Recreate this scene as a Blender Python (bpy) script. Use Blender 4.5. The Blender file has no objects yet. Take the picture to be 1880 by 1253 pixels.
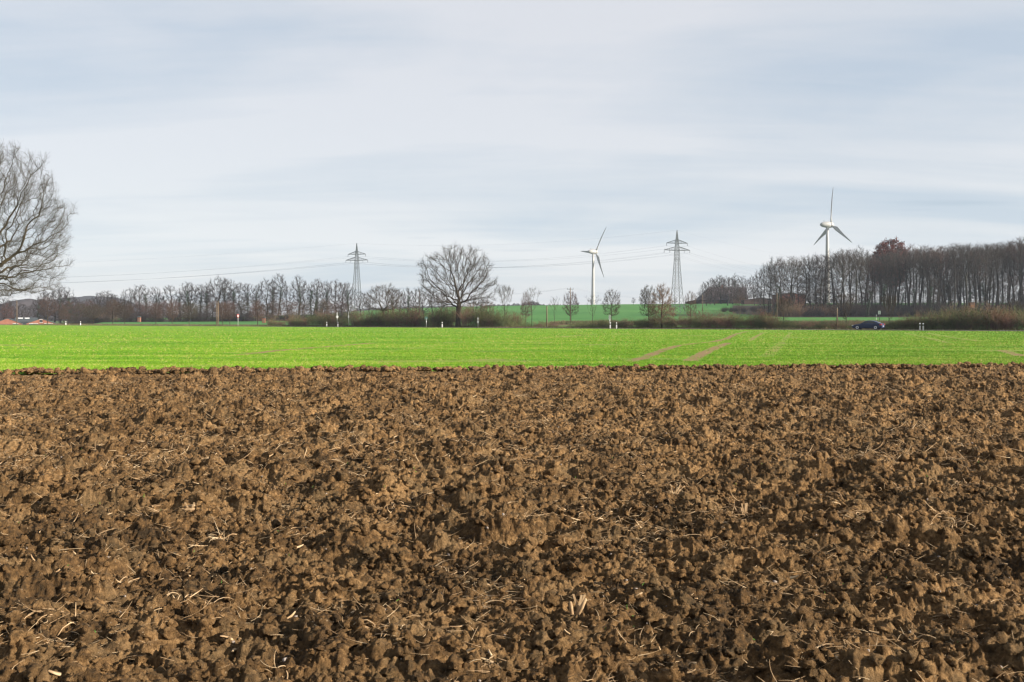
import bpy, math, random
import numpy as np
R = math.radians
scene = bpy.context.scene
COL = scene.collection

# ------------------------------------------------------------------ camera
CAM_H = 1.6
F = 1828.0            # focal length in photo pixels (photo is 1880 wide)
HOR = 587.0           # horizon row in the photo
cam_d = bpy.data.cameras.new("camera")
cam = bpy.data.objects.new("camera", cam_d)
COL.objects.link(cam)
cam.location = (0, 0, CAM_H)
cam.rotation_euler = (R(90), 0, 0)
cam_d.sensor_width = 36.0
cam_d.lens = 36.0 * F / 1880.0
cam_d.shift_y = -(626.5 - HOR) / 1880.0
cam_d.clip_start = 0.05
cam_d.clip_end = 20000
cam_d.dof.use_dof = True
cam_d.dof.focus_distance = 20.0
cam_d.dof.aperture_fstop = 10.0
scene.camera = cam

# ------------------------------------------------------------------ light
SUN_EL, SUN_AZ = 19.5, 21.0     # azimuth: degrees behind the camera's right-hand side
sdir = (math.cos(R(SUN_EL)) * math.cos(R(SUN_AZ)), -math.cos(R(SUN_EL)) * math.sin(R(SUN_AZ)), math.sin(R(SUN_EL)))
sl = bpy.data.lights.new("sun", 'SUN')
sl.energy = 5.0
sl.angle = R(0.6)
sl.color = (1.0, 0.90, 0.76)
so = bpy.data.objects.new("sun", sl)
COL.objects.link(so)
from mathutils import Vector
so.rotation_euler = Vector(sdir).to_track_quat('Z', 'Y').to_euler()
so.location = (60, -30, 60)

w = bpy.data.worlds.new("World")
scene.world = w
w.use_nodes = True
nt = w.node_tree
nt.nodes.clear()
def N(tree, typ, **kw):
    n = tree.nodes.new(typ)
    for k, v in kw.items():
        if k.startswith('i_'):
            n.inputs[k[2:].replace('_', ' ')].default_value = v
        else:
            setattr(n, k, v)
    return n
L = nt.links.new
sky = N(nt, 'ShaderNodeTexSky', sky_type='NISHITA', sun_disc=False, sun_elevation=R(SUN_EL))
sky.sun_rotation = math.atan2(sdir[0], sdir[1])
tc = N(nt, 'ShaderNodeTexCoord')
sep = N(nt, 'ShaderNodeSeparateXYZ'); L(tc.outputs['Generated'], sep.inputs[0])
zz = N(nt, 'ShaderNodeMath', operation='MAXIMUM'); L(sep.outputs['Z'], zz.inputs[0]); zz.inputs[1].default_value = 0.0
za = N(nt, 'ShaderNodeMath', operation='ADD'); L(zz.outputs[0], za.inputs[0]); za.inputs[1].default_value = 0.13
dx = N(nt, 'ShaderNodeMath', operation='DIVIDE'); L(sep.outputs['X'], dx.inputs[0]); L(za.outputs[0], dx.inputs[1])
dy = N(nt, 'ShaderNodeMath', operation='DIVIDE'); L(sep.outputs['Y'], dy.inputs[0]); L(za.outputs[0], dy.inputs[1])
cmb = N(nt, 'ShaderNodeCombineXYZ'); L(dx.outputs[0], cmb.inputs[0]); L(dy.outputs[0], cmb.inputs[1])
mp = N(nt, 'ShaderNodeMapping'); L(cmb.outputs[0], mp.inputs[0])
mp.inputs['Rotation'].default_value = (0, 0, R(-22)); mp.inputs['Scale'].default_value = (0.42, 1.0, 1); mp.inputs['Location'].default_value = (3.1, 1.7, 0)
n1 = N(nt, 'ShaderNodeTexNoise', i_Scale=0.9, i_Detail=6.0, i_Roughness=0.5, i_Distortion=0.6); L(mp.outputs[0], n1.inputs['Vector'])
mp2 = N(nt, 'ShaderNodeMapping'); L(cmb.outputs[0], mp2.inputs[0])
mp2.inputs['Rotation'].default_value = (0, 0, R(8)); mp2.inputs['Scale'].default_value = (0.35, 1.9, 1)
n2 = N(nt, 'ShaderNodeTexNoise', i_Scale=2.0, i_Detail=6.0, i_Roughness=0.6, i_Distortion=0.3); L(mp2.outputs[0], n2.inputs['Vector'])
ad = N(nt, 'ShaderNodeMath', operation='MULTIPLY_ADD'); L(n2.outputs['Fac'], ad.inputs[0]); ad.inputs[1].default_value = 0.20
n1s = N(nt, 'ShaderNodeMath', operation='MULTIPLY'); L(n1.outputs['Fac'], n1s.inputs[0]); n1s.inputs[1].default_value = 0.80
L(n1s.outputs[0], ad.inputs[2])
cr = N(nt, 'ShaderNodeValToRGB'); L(ad.outputs[0], cr.inputs[0])
e = cr.color_ramp.elements
e[0].position = 0.38; e[0].color = (0.71, 0.81, 0.94, 1)
e[1].position = 0.56; e[1].color = (1.03, 1.035, 1.08, 1)
el = cr.color_ramp.elements.new(0.47); el.color = (0.88, 0.93, 1.01, 1)
ym = N(nt, 'ShaderNodeMath', operation='MAXIMUM'); L(sep.outputs['Y'], ym.inputs[0]); ym.inputs[1].default_value = 0.05
ax_n = N(nt, 'ShaderNodeMath', operation='DIVIDE'); L(sep.outputs['X'], ax_n.inputs[0]); L(ym.outputs[0], ax_n.inputs[1])
az_n = N(nt, 'ShaderNodeMath', operation='DIVIDE'); L(sep.outputs['Z'], az_n.inputs[0]); L(ym.outputs[0], az_n.inputs[1])
cur = cr.outputs[0]
for (u0, v0, hw, hh, st) in ((0.445, 0.117, 0.085, 0.0042, 0.35), (0.405, 0.110, 0.03, 0.002, 0.15), (0.01, 0.0695, 0.045, 0.0022, 0.22), (-0.09, 0.082, 0.025, 0.0018, 0.15), (0.365, 0.076, 0.03, 0.003, 0.15)):
    cv = N(nt, 'ShaderNodeCombineXYZ'); L(ax_n.outputs[0], cv.inputs[0]); L(az_n.outputs[0], cv.inputs[1])
    mpc = N(nt, 'ShaderNodeMapping'); L(cv.outputs[0], mpc.inputs[0]); mpc.inputs['Location'].default_value = (-u0 / hw, -v0 / hh, 0); mpc.inputs['Scale'].default_value = (1 / hw, 1 / hh, 1)
    nz = N(nt, 'ShaderNodeTexNoise', i_Scale=1.6, i_Detail=5.0); L(mpc.outputs[0], nz.inputs['Vector'])
    vm = N(nt, 'ShaderNodeVectorMath', operation='MULTIPLY_ADD'); L(nz.outputs['Color'], vm.inputs[0]); vm.inputs[1].default_value = (0.9, 0.9, 0); L(mpc.outputs[0], vm.inputs[2])
    sb = N(nt, 'ShaderNodeVectorMath', operation='SUBTRACT'); L(vm.outputs[0], sb.inputs[0]); sb.inputs[1].default_value = (0.45, 0.45, 0)
    ln = N(nt, 'ShaderNodeVectorMath', operation='LENGTH'); L(sb.outputs[0], ln.inputs[0])
    mr_ = N(nt, 'ShaderNodeMapRange', interpolation_type='SMOOTHSTEP'); L(ln.outputs['Value'], mr_.inputs['Value']); mr_.inputs['From Min'].default_value = 1.0; mr_.inputs['From Max'].default_value = 0.1; mr_.inputs['To Max'].default_value = st
    mc = N(nt, 'ShaderNodeMix', data_type='RGBA'); L(mr_.outputs[0], mc.inputs['Factor']); L(cur, mc.inputs['A']); mc.inputs['B'].default_value = (0.44, 0.56, 0.70, 1)
    cur = mc.outputs['Result']
sc_ = N(nt, 'ShaderNodeVectorMath', operation='SCALE'); L(cur, sc_.inputs[0]); sc_.inputs['Scale'].default_value = 2.62
mx = N(nt, 'ShaderNodeMix', data_type='RGBA'); mx.inputs['Factor'].default_value = 0.90
L(sky.outputs[0], mx.inputs['A']); L(sc_.outputs[0], mx.inputs['B'])
bg = N(nt, 'ShaderNodeBackground'); bg.inputs['Strength'].default_value = 0.1
L(mx.outputs['Result'], bg.inputs['Color'])
wo = N(nt, 'ShaderNodeOutputWorld'); L(bg.outputs[0], wo.inputs[0])

vs = scene.view_settings
vs.view_transform = 'Standard'
vs.look = 'None'
vs.gamma = 1.0
vs.exposure = 1.45
scene.cycles.volume_bounces = 0
scene.cycles.use_denoising = True
scene.cycles.use_adaptive_sampling = False
scene.cycles.filter_width = 1.3
scene.cycles.denoiser = 'OPENIMAGEDENOISE'
scene.cycles.denoising_input_passes = 'RGB_ALBEDO_NORMAL'
scene.cycles.denoising_prefilter = 'ACCURATE'
scene.cycles.max_bounces = 6
scene.cycles.diffuse_bounces = 3

# ------------------------------------------------------------------ helpers
def tag(o, label=None, cat=None, group=None, kind=None):
    if label: o['label'] = label
    if cat: o['category'] = cat
    if group: o['group'] = group
    if kind: o['kind'] = kind
    return o

def mesh_np(name, V, Fc, mat, parent=None, smooth=False, attrs=None):
    """V (n,3); Fc: list of (m,k) int arrays of faces"""
    V = np.asarray(V, np.float32)
    if not isinstance(Fc, (list, tuple)): Fc = [Fc]
    Fc = [np.asarray(f, np.int32) for f in Fc if len(f)]
    me = bpy.data.meshes.new(name)
    me.vertices.add(len(V)); me.vertices.foreach_set('co', V.ravel())
    loops = np.concatenate([f.ravel() for f in Fc])
    tot = np.concatenate([np.full(len(f), f.shape[1], np.int32) for f in Fc])
    st = np.concatenate([[0], np.cumsum(tot)[:-1]]).astype(np.int32)
    me.loops.add(len(loops)); me.loops.foreach_set('vertex_index', loops)
    me.polygons.add(len(tot)); me.polygons.foreach_set('loop_start', st); me.polygons.foreach_set('loop_total', tot)
    me.update(calc_edges=True)
    if smooth: me.polygons.foreach_set('use_smooth', np.ones(len(tot), bool))
    if attrs:
        for k, a in attrs.items():
            at = me.attributes.new(k, 'FLOAT', 'POINT'); at.data.foreach_set('value', np.asarray(a, np.float32))
    me.materials.append(mat)
    o = bpy.data.objects.new(name, me)
    COL.objects.link(o)
    if parent is not None: o.parent = parent
    return o

def empty(name, loc=(0, 0, 0), rz=0.0, sc=1.0):
    o = bpy.data.objects.new(name, None)
    COL.objects.link(o); o.location = loc; o.rotation_euler = (0, 0, rz); o.scale = (sc, sc, sc)
    o.empty_display_size = 0.1
    return o

def copy_tree(src, loc, rz=0.0, sc=(1, 1, 1)):
    r = src.copy(); COL.objects.link(r)
    r.location = loc; r.rotation_euler = (0, 0, rz); r.scale = sc
    for ch in src.children:
        c = ch.copy(); COL.objects.link(c); c.parent = r
        for g in ch.children:
            d = g.copy(); COL.objects.link(d); d.parent = c
    return r

class MB:
    """collects simple solids into one mesh"""
    def __init__(s): s.v = []; s.f = []; s.n = 0
    def add(s, V, faces):
        V = np.asarray(V, float); s.v.append(V)
        for f in faces: s.f.append([i + s.n for i in f])
        s.n += len(V)
    def box(s, x0, x1, y0, y1, z0, z1):
        V = [(x0, y0, z0), (x1, y0, z0), (x1, y1, z0), (x0, y1, z0), (x0, y0, z1), (x1, y0, z1), (x1, y1, z1), (x0, y1, z1)]
        s.add(V, [(0, 3, 2, 1), (4, 5, 6, 7), (0, 1, 5, 4), (1, 2, 6, 5), (2, 3, 7, 6), (3, 0, 4, 7)])
    def tube(s, pts, rad, n=8, cap=True):
        V, Fq = tube_np(pts, rad, n)
        fs = [tuple(q) for q in Fq]
        if cap:
            fs.append(tuple(range(n))[::-1]); fs.append(tuple(range(len(V) - n, len(V))))
        s.add(V, fs)
    def bar(s, a, b, w):
        s.tube([a, b], [w, w], 4)
    def prism(s, outline, axis, a0, a1):
        """outline: 2-D points; axis 0/1/2 is the extrusion axis"""
        n = len(outline); V = []
        for a in (a0, a1):
            for p in outline:
                q = list(p); q.insert(axis, a); V.append(q)
        fs = [tuple(range(n))[::-1], tuple(range(n, 2 * n))]
        for i in range(n):
            j = (i + 1) % n; fs.append((i, j, n + j, n + i))
        s.add(V, fs)
    def lathe(s, prof, n=16, origin=(0, 0, 0), axis=2):
        V = []
        for r, z in prof:
            for k in range(n):
                a = 2 * math.pi * k / n
                c = [r * math.cos(a), r * math.sin(a)]; c.insert(axis, z)
                V.append([c[i] + origin[i] for i in range(3)])
        fs = []
        for i in range(len(prof) - 1):
            for k in range(n):
                k2 = (k + 1) % n
                fs.append((i * n + k, i * n + k2, (i + 1) * n + k2, (i + 1) * n + k))
        fs.append(tuple(range(n))[::-1]); fs.append(tuple(range((len(prof) - 1) * n, len(prof) * n)))
        s.add(V, fs)
    def build(s, name, mat, parent=None, smooth=False):
        me = bpy.data.meshes.new(name)
        me.from_pydata(np.concatenate(s.v).tolist(), [], s.f); me.update()
        bm_ = __import__('bmesh'); b = bm_.new(); b.from_mesh(me); bm_.ops.recalc_face_normals(b, faces=b.faces); b.to_mesh(me); b.free()
        if smooth: me.polygons.foreach_set('use_smooth', [True] * len(me.polygons))
        me.materials.append(mat)
        o = bpy.data.objects.new(name, me); COL.objects.link(o)
        if parent is not None: o.parent = parent
        return o

def tube_np(pts, rad, n):
    P = np.asarray(pts, float); m = len(P)
    T = np.zeros_like(P); T[1:-1] = P[2:] - P[:-2]; T[0] = P[1] - P[0]; T[-1] = P[-1] - P[-2]
    T /= np.linalg.norm(T, axis=1)[:, None] + 1e-12
    u = np.cross(T[0], (0, 0, 1.0));
    if np.linalg.norm(u) < 1e-3: u = np.array((1.0, 0, 0))
    ang = np.arange(n) * 2 * math.pi / n
    ca, sa = np.cos(ang), np.sin(ang)
    V = np.empty((m * n, 3))
    for i in range(m):
        u = u - T[i] * u.dot(T[i]); u /= np.linalg.norm(u) + 1e-12
        v = np.cross(T[i], u)
        V[i * n:(i + 1) * n] = P[i] + rad[i] * (ca[:, None] * u + sa[:, None] * v)
    k = np.arange(n); k2 = (k + 1) % n
    Fq = np.concatenate([np.stack([i * n + k, i * n + k2, (i + 1) * n + k2, (i + 1) * n + k], 1) for i in range(m - 1)])
    return V, Fq

# ------------------------------------------------------------------ numpy noise
def hsh(ix, iy, s):
    ix = ix.astype(np.int64); iy = iy.astype(np.int64)
    h = (ix * 374761393 + iy * 668265263 + s * 974634777) & 0xffffffff
    h = ((h ^ (h >> 13)) * 1274126177) & 0xffffffff
    h = ((h ^ (h >> 16)) * 2246822519) & 0xffffffff
    return ((h ^ (h >> 15)) & 0xffffff).astype(np.float32) / float(0xffffff)
def vnoise(x, y, s):
    ix = np.floor(x); iy = np.floor(y); fx = x - ix; fy = y - iy
    fx = fx * fx * fx * (fx * (fx * 6 - 15) + 10); fy = fy * fy * fy * (fy * (fy * 6 - 15) + 10)
    a = hsh(ix, iy, s); b = hsh(ix + 1, iy, s); c = hsh(ix, iy + 1, s); d = hsh(ix + 1, iy + 1, s)
    return (a + (b - a) * fx) * (1 - fy) + (c + (d - c) * fx) * fy
def fbm(x, y, s, o=4, g=0.5):
    t = 0; am = 1.0; tot = 0
    for i in range(o):
        t = t + am * vnoise(x * 2 ** i + 17.3 * i, y * 2 ** i - 9.1 * i, s + i); tot += am; am *= g
    return t / tot
def clods(x, y, size, prob, s, sharp=2.6, pw=0.5):
    """height field of angular lumps, 0..1, one per cell"""
    gx = x / size; gy = y / size; ix = np.floor(gx); iy = np.floor(gy)
    out = np.zeros_like(gx, dtype=np.float32)
    for a in (-1, 0, 1):
        for b in (-1, 0, 1):
            cx = ix + a; cy = iy + b
            px = cx + hsh(cx, cy, s); py = cy + hsh(cx, cy, s + 1)
            r = 0.38 + 0.50 * hsh(cx, cy, s + 2)
            on = hsh(cx, cy, s + 3) < prob
            th = hsh(cx, cy, s + 4) * 3.1416
            hh = 0.45 + 0.55 * hsh(cx, cy, s + 5)
            tx = (hsh(cx, cy, s + 6) - 0.5) * 1.5
            dx_ = gx - px; dy_ = gy - py
            c, sn = np.cos(th), np.sin(th)
            u = (dx_ * c + dy_ * sn) / r; v = (-dx_ * sn + dy_ * c) / (r * 0.72)
            d = (np.abs(u) ** sharp + np.abs(v) ** sharp) ** (2.0 / sharp)
            hgt = np.minimum(np.clip(1 - d, 0, 1) ** pw, 0.80 + 0.2 * np.clip(1 - d, 0, 1)) * hh * (1 + tx * u * 0.5)
            hgt = np.where(on, hgt, 0)
            out = np.maximum(out, hgt)
    return out
def sstep(t): t = np.clip(t, 0, 1); return t * t * (3 - 2 * t)

# ------------------------------------------------------------------ terrain shape
E_PX = np.array([-900, 0, 150, 440, 600, 700, 900, 1140, 1380, 1900, 2800.])
E_Z = np.array([1.0, 1.0, 2.0, 3.2, 5.0, 7.8, 9.8, 10.8, 11.4, 11.8, 12.0])
def T(x, y):
    x = np.asarray(x, float); y = np.asarray(y, float)
    ys = np.maximum(y, 120.0)
    px = np.clip(940 + F * x / ys, -900, 2800)
    E = np.interp(px, E_PX, E_Z)
    t = np.clip((y - 250) / 350, 0, 1)
    z = E * t ** 1.5
    z = z * (1 - 0.6 * sstep((y - 590) / 300.0))
    dip = -3.2 * sstep((y - 298) / 26) * (1 - sstep((px - 120) / 70))
    z = z + dip * (1 - sstep((y - 600) / 200))
    return z
def Tz(x, y): return float(T(x, y))
def PX(px, Y): return (px - 940) / F * Y
def PZ(py, Y): return CAM_H + (HOR - py) / F * Y
# far edge of the green field / road line
RD = np.array((218.0, -159.0)); RD /= np.linalg.norm(RD)
RN = np.array((-RD[1], RD[0]))          # towards the far side
R0 = np.array((-150.0, 292.0))
def road_pt(px, off):
    """point on the line parallel to the road, off metres beyond the field edge, at photo column px"""
    O = R0 + RN * off
    k = (px - 940) / F
    # O + s*RD : (x) = k*(y)
    s = (k * O[1] - O[0]) / (RD[0] - k * RD[1])
    p = O + RD * s
    return float(p[0]), float(p[1])
def edge_y(x): return 31.4 + 0.117 * x     # plough / crop border

# ------------------------------------------------------------------ materials
def new_mat(name):
    m = bpy.data.materials.new(name); m.use_nodes = True
    t = m.node_tree; t.nodes.clear()
    o = N(t, 'ShaderNodeOutputMaterial'); b = N(t, 'ShaderNodeBsdfPrincipled')
    t.links.new(b.outputs[0], o.inputs[0]); b.inputs['Specular IOR Level'].default_value = 0.2
    return m, t, b
ALB = 0.86
def noisy_mat(name, cols, scale=3.0, rough=0.85, bump=0.0, bscale=None, detail=5.0, spec=0.2, metal=0.0, vscale=(1, 1, 1), objrand=0.0, pos=None):
    m, t, b = new_mat(name)
    tc = N(t, 'ShaderNodeTexCoord'); mp = N(t, 'ShaderNodeMapping'); mp.inputs['Scale'].default_value = vscale
    t.links.new(tc.outputs['Object'], mp.inputs[0])
    n = N(t, 'ShaderNodeTexNoise', i_Scale=scale, i_Detail=detail, i_Roughness=0.6); t.links.new(mp.outputs[0], n.inputs['Vector'])
    r = N(t, 'ShaderNodeValToRGB'); t.links.new(n.outputs['Fac'], r.inputs[0])
    k = len(cols); el = r.color_ramp.elements
    while len(el) < k: el.new(0.5)
    for i, c in enumerate(cols):
        el[i].position = (pos[i] if pos else 0.34 + 0.32 * i / max(1, k - 1)); el[i].color = (c[0] * ALB, c[1] * ALB, c[2] * ALB, 1)
    out = r.outputs[0]
    if objrand:
        oi = N(t, 'ShaderNodeObjectInfo'); hs = N(t, 'ShaderNodeHueSaturation')
        mr = N(t, 'ShaderNodeMapRange'); mr.inputs['To Min'].default_value = 1 - objrand; mr.inputs['To Max'].default_value = 1 + objrand
        t.links.new(oi.outputs['Random'], mr.inputs['Value']); t.links.new(mr.outputs[0], hs.inputs['Value'])
        mr2 = N(t, 'ShaderNodeMapRange'); mr2.inputs['To Min'].default_value = 0.475; mr2.inputs['To Max'].default_value = 0.52
        mm = N(t, 'ShaderNodeMath', operation='FRACT'); ml = N(t, 'ShaderNodeMath', operation='MULTIPLY'); ml.inputs[1].default_value = 7.3
        t.links.new(oi.outputs['Random'], ml.inputs[0]); t.links.new(ml.outputs[0], mm.inputs[0]); t.links.new(mm.outputs[0], mr2.inputs['Value'])
        t.links.new(mr2.outputs[0], hs.inputs['Hue'])
        t.links.new(out, hs.inputs['Color']); out = hs.outputs[0]
    t.links.new(out, b.inputs['Base Color'])
    b.inputs['Roughness'].default_value = rough; b.inputs['Specular IOR Level'].default_value = spec; b.inputs['Metallic'].default_value = metal
    if bump:
        n2 = N(t, 'ShaderNodeTexNoise', i_Scale=bscale or scale * 4, i_Detail=6.0, i_Roughness=0.65); t.links.new(mp.outputs[0], n2.inputs['Vector'])
        bp = N(t, 'ShaderNodeBump'); bp.inputs['Strength'].default_value = 1.0; bp.inputs['Distance'].default_value = bump
        t.links.new(n2.outputs['Fac'], bp.inputs['Height']); t.links.new(bp.outputs[0], b.inputs['Normal'])
    return m

def soil_material(name):
    m, t, b = new_mat(name)
    tc = N(t, 'ShaderNodeTexCoord'); O = tc.outputs['Object']
    n1 = N(t, 'ShaderNodeTexNoise', i_Scale=1.3, i_Detail=4.0, i_Roughness=0.6); t.links.new(O, n1.inputs['Vector'])
    n2 = N(t, 'ShaderNodeTexNoise', i_Scale=22.0, i_Detail=5.0, i_Roughness=0.65); t.links.new(O, n2.inputs['Vector'])
    s = N(t, 'ShaderNodeMath', operation='MULTIPLY_ADD'); t.links.new(n1.outputs['Fac'], s.inputs[0]); s.inputs[1].default_value = 0.45
    s2 = N(t, 'ShaderNodeMath', operation='MULTIPLY'); t.links.new(n2.outputs['Fac'], s2.inputs[0]); s2.inputs[1].default_value = 0.55
    t.links.new(s2.outputs[0], s.inputs[2])
    r = N(t, 'ShaderNodeValToRGB'); t.links.new(s.outputs[0], r.inputs[0]); el = r.color_ramp.elements
    el[0].position = 0.38; el[0].color = (0.036, 0.024, 0.013, 1)
    el[1].position = 0.62; el[1].color = (0.365, 0.218, 0.096, 1)
    q = el.new(0.50); q.color = (0.142, 0.081, 0.034, 1)
    n4 = N(t, 'ShaderNodeTexNoise', i_Scale=2.6, i_Detail=6.0, i_Roughness=0.7); t.links.new(O, n4.inputs['Vector'])
    f4 = N(t, 'ShaderNodeMapRange'); f4.inputs['From Min'].default_value = 0.48; f4.inputs['From Max'].default_value = 0.62; f4.inputs['To Max'].default_value = 0.5; t.links.new(n4.outputs['Fac'], f4.inputs['Value'])
    mo = N(t, 'ShaderNodeMix', data_type='RGBA'); t.links.new(f4.outputs[0], mo.inputs['Factor']); t.links.new(r.outputs[0], mo.inputs['A']); mo.inputs['B'].default_value = (0.080, 0.062, 0.036, 1)
    r = mo; r_out = mo.outputs['Result']
    # scattered straw crumbs and pale grit
    v = N(t, 'ShaderNodeTexVoronoi', i_Scale=34.0); t.links.new(O, v.inputs['Vector'])
    lt = N(t, 'ShaderNodeMath', operation='LESS_THAN'); t.links.new(v.outputs['Distance'], lt.inputs[0]); lt.inputs[1].default_value = 0.17
    sp = N(t, 'ShaderNodeSeparateColor'); t.links.new(v.outputs['Color'], sp.inputs[0])
    g = N(t, 'ShaderNodeMath', operation='GREATER_THAN'); t.links.new(sp.outputs[0], g.inputs[0]); g.inputs[1].default_value = 0.86
    mm = N(t, 'ShaderNodeMath', operation='MULTIPLY'); t.links.new(lt.outputs[0], mm.inputs[0]); t.links.new(g.outputs[0], mm.inputs[1])
    mx = N(t, 'ShaderNodeMix', data_type='RGBA'); t.links.new(mm.outputs[0], mx.inputs['Factor']); t.links.new(r_out, mx.inputs['A']); mx.inputs['B'].default_value = (0.27, 0.19, 0.11, 1)
    t.links.new(mx.outputs['Result'], b.inputs['Base Color'])
    b.inputs['Roughness'].default_value = 0.93; b.inputs['Specular IOR Level'].default_value = 0.12
    n3 = N(t, 'ShaderNodeTexNoise', i_Scale=60.0, i_Detail=8.0, i_Roughness=0.72); t.links.new(O, n3.inputs['Vector'])
    bp = N(t, 'ShaderNodeBump'); bp.inputs['Distance'].default_value = 0.05; t.links.new(n3.outputs['Fac'], bp.inputs['Height'])
    t.links.new(bp.outputs[0], b.inputs['Normal'])
    return m
M = {}
M['soil'] = soil_material('ploughed_soil')
M['clod'] = soil_material('clod_soil')
M['straw'] = noisy_mat('dry_straw', [(0.20, 0.125, 0.065), (0.38, 0.255, 0.14), (0.56, 0.43, 0.27)], scale=9, rough=0.7)
M['stone'] = noisy_mat('pale_stone', [(0.16, 0.13, 0.11), (0.34, 0.29, 0.25)], scale=6, rough=0.8)
M['sprout'] = noisy_mat('green_sprout', [(0.05, 0.16, 0.02), (0.10, 0.26, 0.03)], scale=8)
M['bark'] = noisy_mat('oak_bark', [(0.024, 0.020, 0.013), (0.042, 0.035, 0.022), (0.080, 0.068, 0.038)], scale=1.2, rough=0.95, bump=0.03, bscale=9, vscale=(1, 1, 0.35), objrand=0.12)
M['bark_dark'] = noisy_mat('forest_bark', [(0.018, 0.016, 0.014), (0.030, 0.027, 0.022), (0.050, 0.046, 0.034)], scale=0.8, rough=0.95, bump=0.03, bscale=7, vscale=(1, 1, 0.35), objrand=0.25)
M['twig'] = noisy_mat('oak_twig', [(0.030, 0.024, 0.014), (0.056, 0.043, 0.024)], scale=0.7, rough=0.9, objrand=0.1)
M['twig_dark'] = noisy_mat('forest_twig', [(0.022, 0.017, 0.016), (0.042, 0.031, 0.027)], scale=0.3, rough=0.95, objrand=0.30)
M['twig_brown'] = noisy_mat('brown_forest_twig', [(0.030, 0.025, 0.021), (0.054, 0.044, 0.036)], scale=0.3, rough=0.95, objrand=0.30)
M['twig_rust'] = noisy_mat('rusty_forest_twig', [(0.046, 0.029, 0.022), (0.078, 0.050, 0.037)], scale=0.3, rough=0.95, objrand=0.30)
M['twig_red'] = noisy_mat('reddish_twig', [(0.055, 0.032, 0.025), (0.090, 0.054, 0.040)], scale=0.5, rough=0.9, objrand=0.25)
M['shrub_brown'] = noisy_mat('brown_shrub_twig', [(0.110, 0.076, 0.050), (0.185, 0.130, 0.082)], scale=0.6, rough=0.9, objrand=0.25)
M['shrub_olive'] = noisy_mat('olive_shrub_twig', [(0.085, 0.100, 0.036), (0.150, 0.160, 0.062)], scale=0.6, rough=0.9, objrand=0.25)
M['shrub_red'] = noisy_mat('russet_shrub_twig', [(0.125, 0.066, 0.045), (0.200, 0.110, 0.075)], scale=0.6, rough=0.9, objrand=0.2)
M['leaf_red'] = noisy_mat('copper_leaf', [(0.085, 0.020, 0.014), (0.150, 0.040, 0.026)], scale=0.8, rough=0.8)
M['leaf_brown'] = noisy_mat('withered_leaf', [(0.09, 0.048, 0.022), (0.18, 0.10, 0.045)], scale=0.8, rough=0.8)
M['leaf_green'] = noisy_mat('ivy_leaf', [(0.015, 0.04, 0.018), (0.035, 0.075, 0.028)], scale=0.8, rough=0.6)
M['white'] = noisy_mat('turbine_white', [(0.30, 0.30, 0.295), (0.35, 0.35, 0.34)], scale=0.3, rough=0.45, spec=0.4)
M['steel'] = noisy_mat('galvanised_steel', [(0.065, 0.08, 0.085), (0.11, 0.125, 0.125)], scale=1.0, rough=0.55, metal=0.2, spec=0.4)
M['wire'] = noisy_mat('cable_metal', [(0.12, 0.13, 0.15), (0.18, 0.19, 0.21)], scale=0.2, rough=0.6)
M['glass_ins'] = noisy_mat('insulator_ceramic', [(0.06, 0.05, 0.045), (0.10, 0.08, 0.07)], scale=3, rough=0.3)
M['wood_pole'] = noisy_mat('weathered_pole_wood', [(0.10, 0.075, 0.05), (0.20, 0.15, 0.10)], scale=2.5, rough=0.9, vscale=(1, 1, 0.1))
M['plastic'] = noisy_mat('white_plastic', [(0.60, 0.60, 0.59), (0.70, 0.70, 0.69)], scale=4, rough=0.5)
M['black'] = noisy_mat('black_plastic', [(0.012, 0.012, 0.013), (0.03, 0.03, 0.03)], scale=4, rough=0.6)
M['grey_sign'] = noisy_mat('grey_aluminium', [(0.30, 0.31, 0.31), (0.42, 0.43, 0.42)], scale=2, rough=0.4, metal=0.5)
M['sign_red'] = noisy_mat('sign_red', [(0.50, 0.02, 0.03), (0.60, 0.04, 0.04)], scale=2, rough=0.5)
M['asphalt'] = noisy_mat('asphalt', [(0.055, 0.055, 0.056), (0.085, 0.084, 0.082)], scale=30, rough=0.9, bump=0.004)
M['line'] = noisy_mat('road_marking', [(0.55, 0.55, 0.53), (0.72, 0.72, 0.70)], scale=4, rough=0.7)
M['roof_red'] = noisy_mat('red_roof_tiles', [(0.036, 0.026, 0.029), (0.052, 0.037, 0.040)], scale=1.5, rough=0.85, bump=0.02)  # tile colour darkened to include the shade of the trees in front
M['brick'] = noisy_mat('red_brick', [(0.085, 0.034, 0.025), (0.13, 0.052, 0.036)], scale=2.0, rough=0.9)
M['brick_dark'] = noisy_mat('shaded_brick', [(0.035, 0.022, 0.019), (0.06, 0.034, 0.028)], scale=2.0, rough=0.9)  # brick with tree shade put into its colour, no soot
M['brick_pale'] = noisy_mat('salmon_brick', [(0.20, 0.085, 0.058), (0.26, 0.115, 0.078)], scale=1.0, rough=0.9)
M['roof_grey'] = noisy_mat('grey_roof_sheet', [(0.04, 0.05, 0.055), (0.06, 0.072, 0.078)], scale=0.8, rough=0.7)
M['door_green'] = noisy_mat('green_barn_door', [(0.04, 0.09, 0.075), (0.06, 0.12, 0.10)], scale=1.5, rough=0.7)
M['window'] = noisy_mat('window_glass', [(0.02, 0.025, 0.03), (0.04, 0.045, 0.05)], scale=1, rough=0.1, spec=0.6)
M['timber'] = noisy_mat('orange_timber', [(0.14, 0.055, 0.025), (0.2, 0.09, 0.042)], scale=2, rough=0.85, vscale=(1, 1, 0.2))
M['skylight'] = noisy_mat('skylight_sheet', [(0.62, 0.64, 0.66), (0.72, 0.74, 0.75)], scale=1, rough=0.35)

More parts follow.
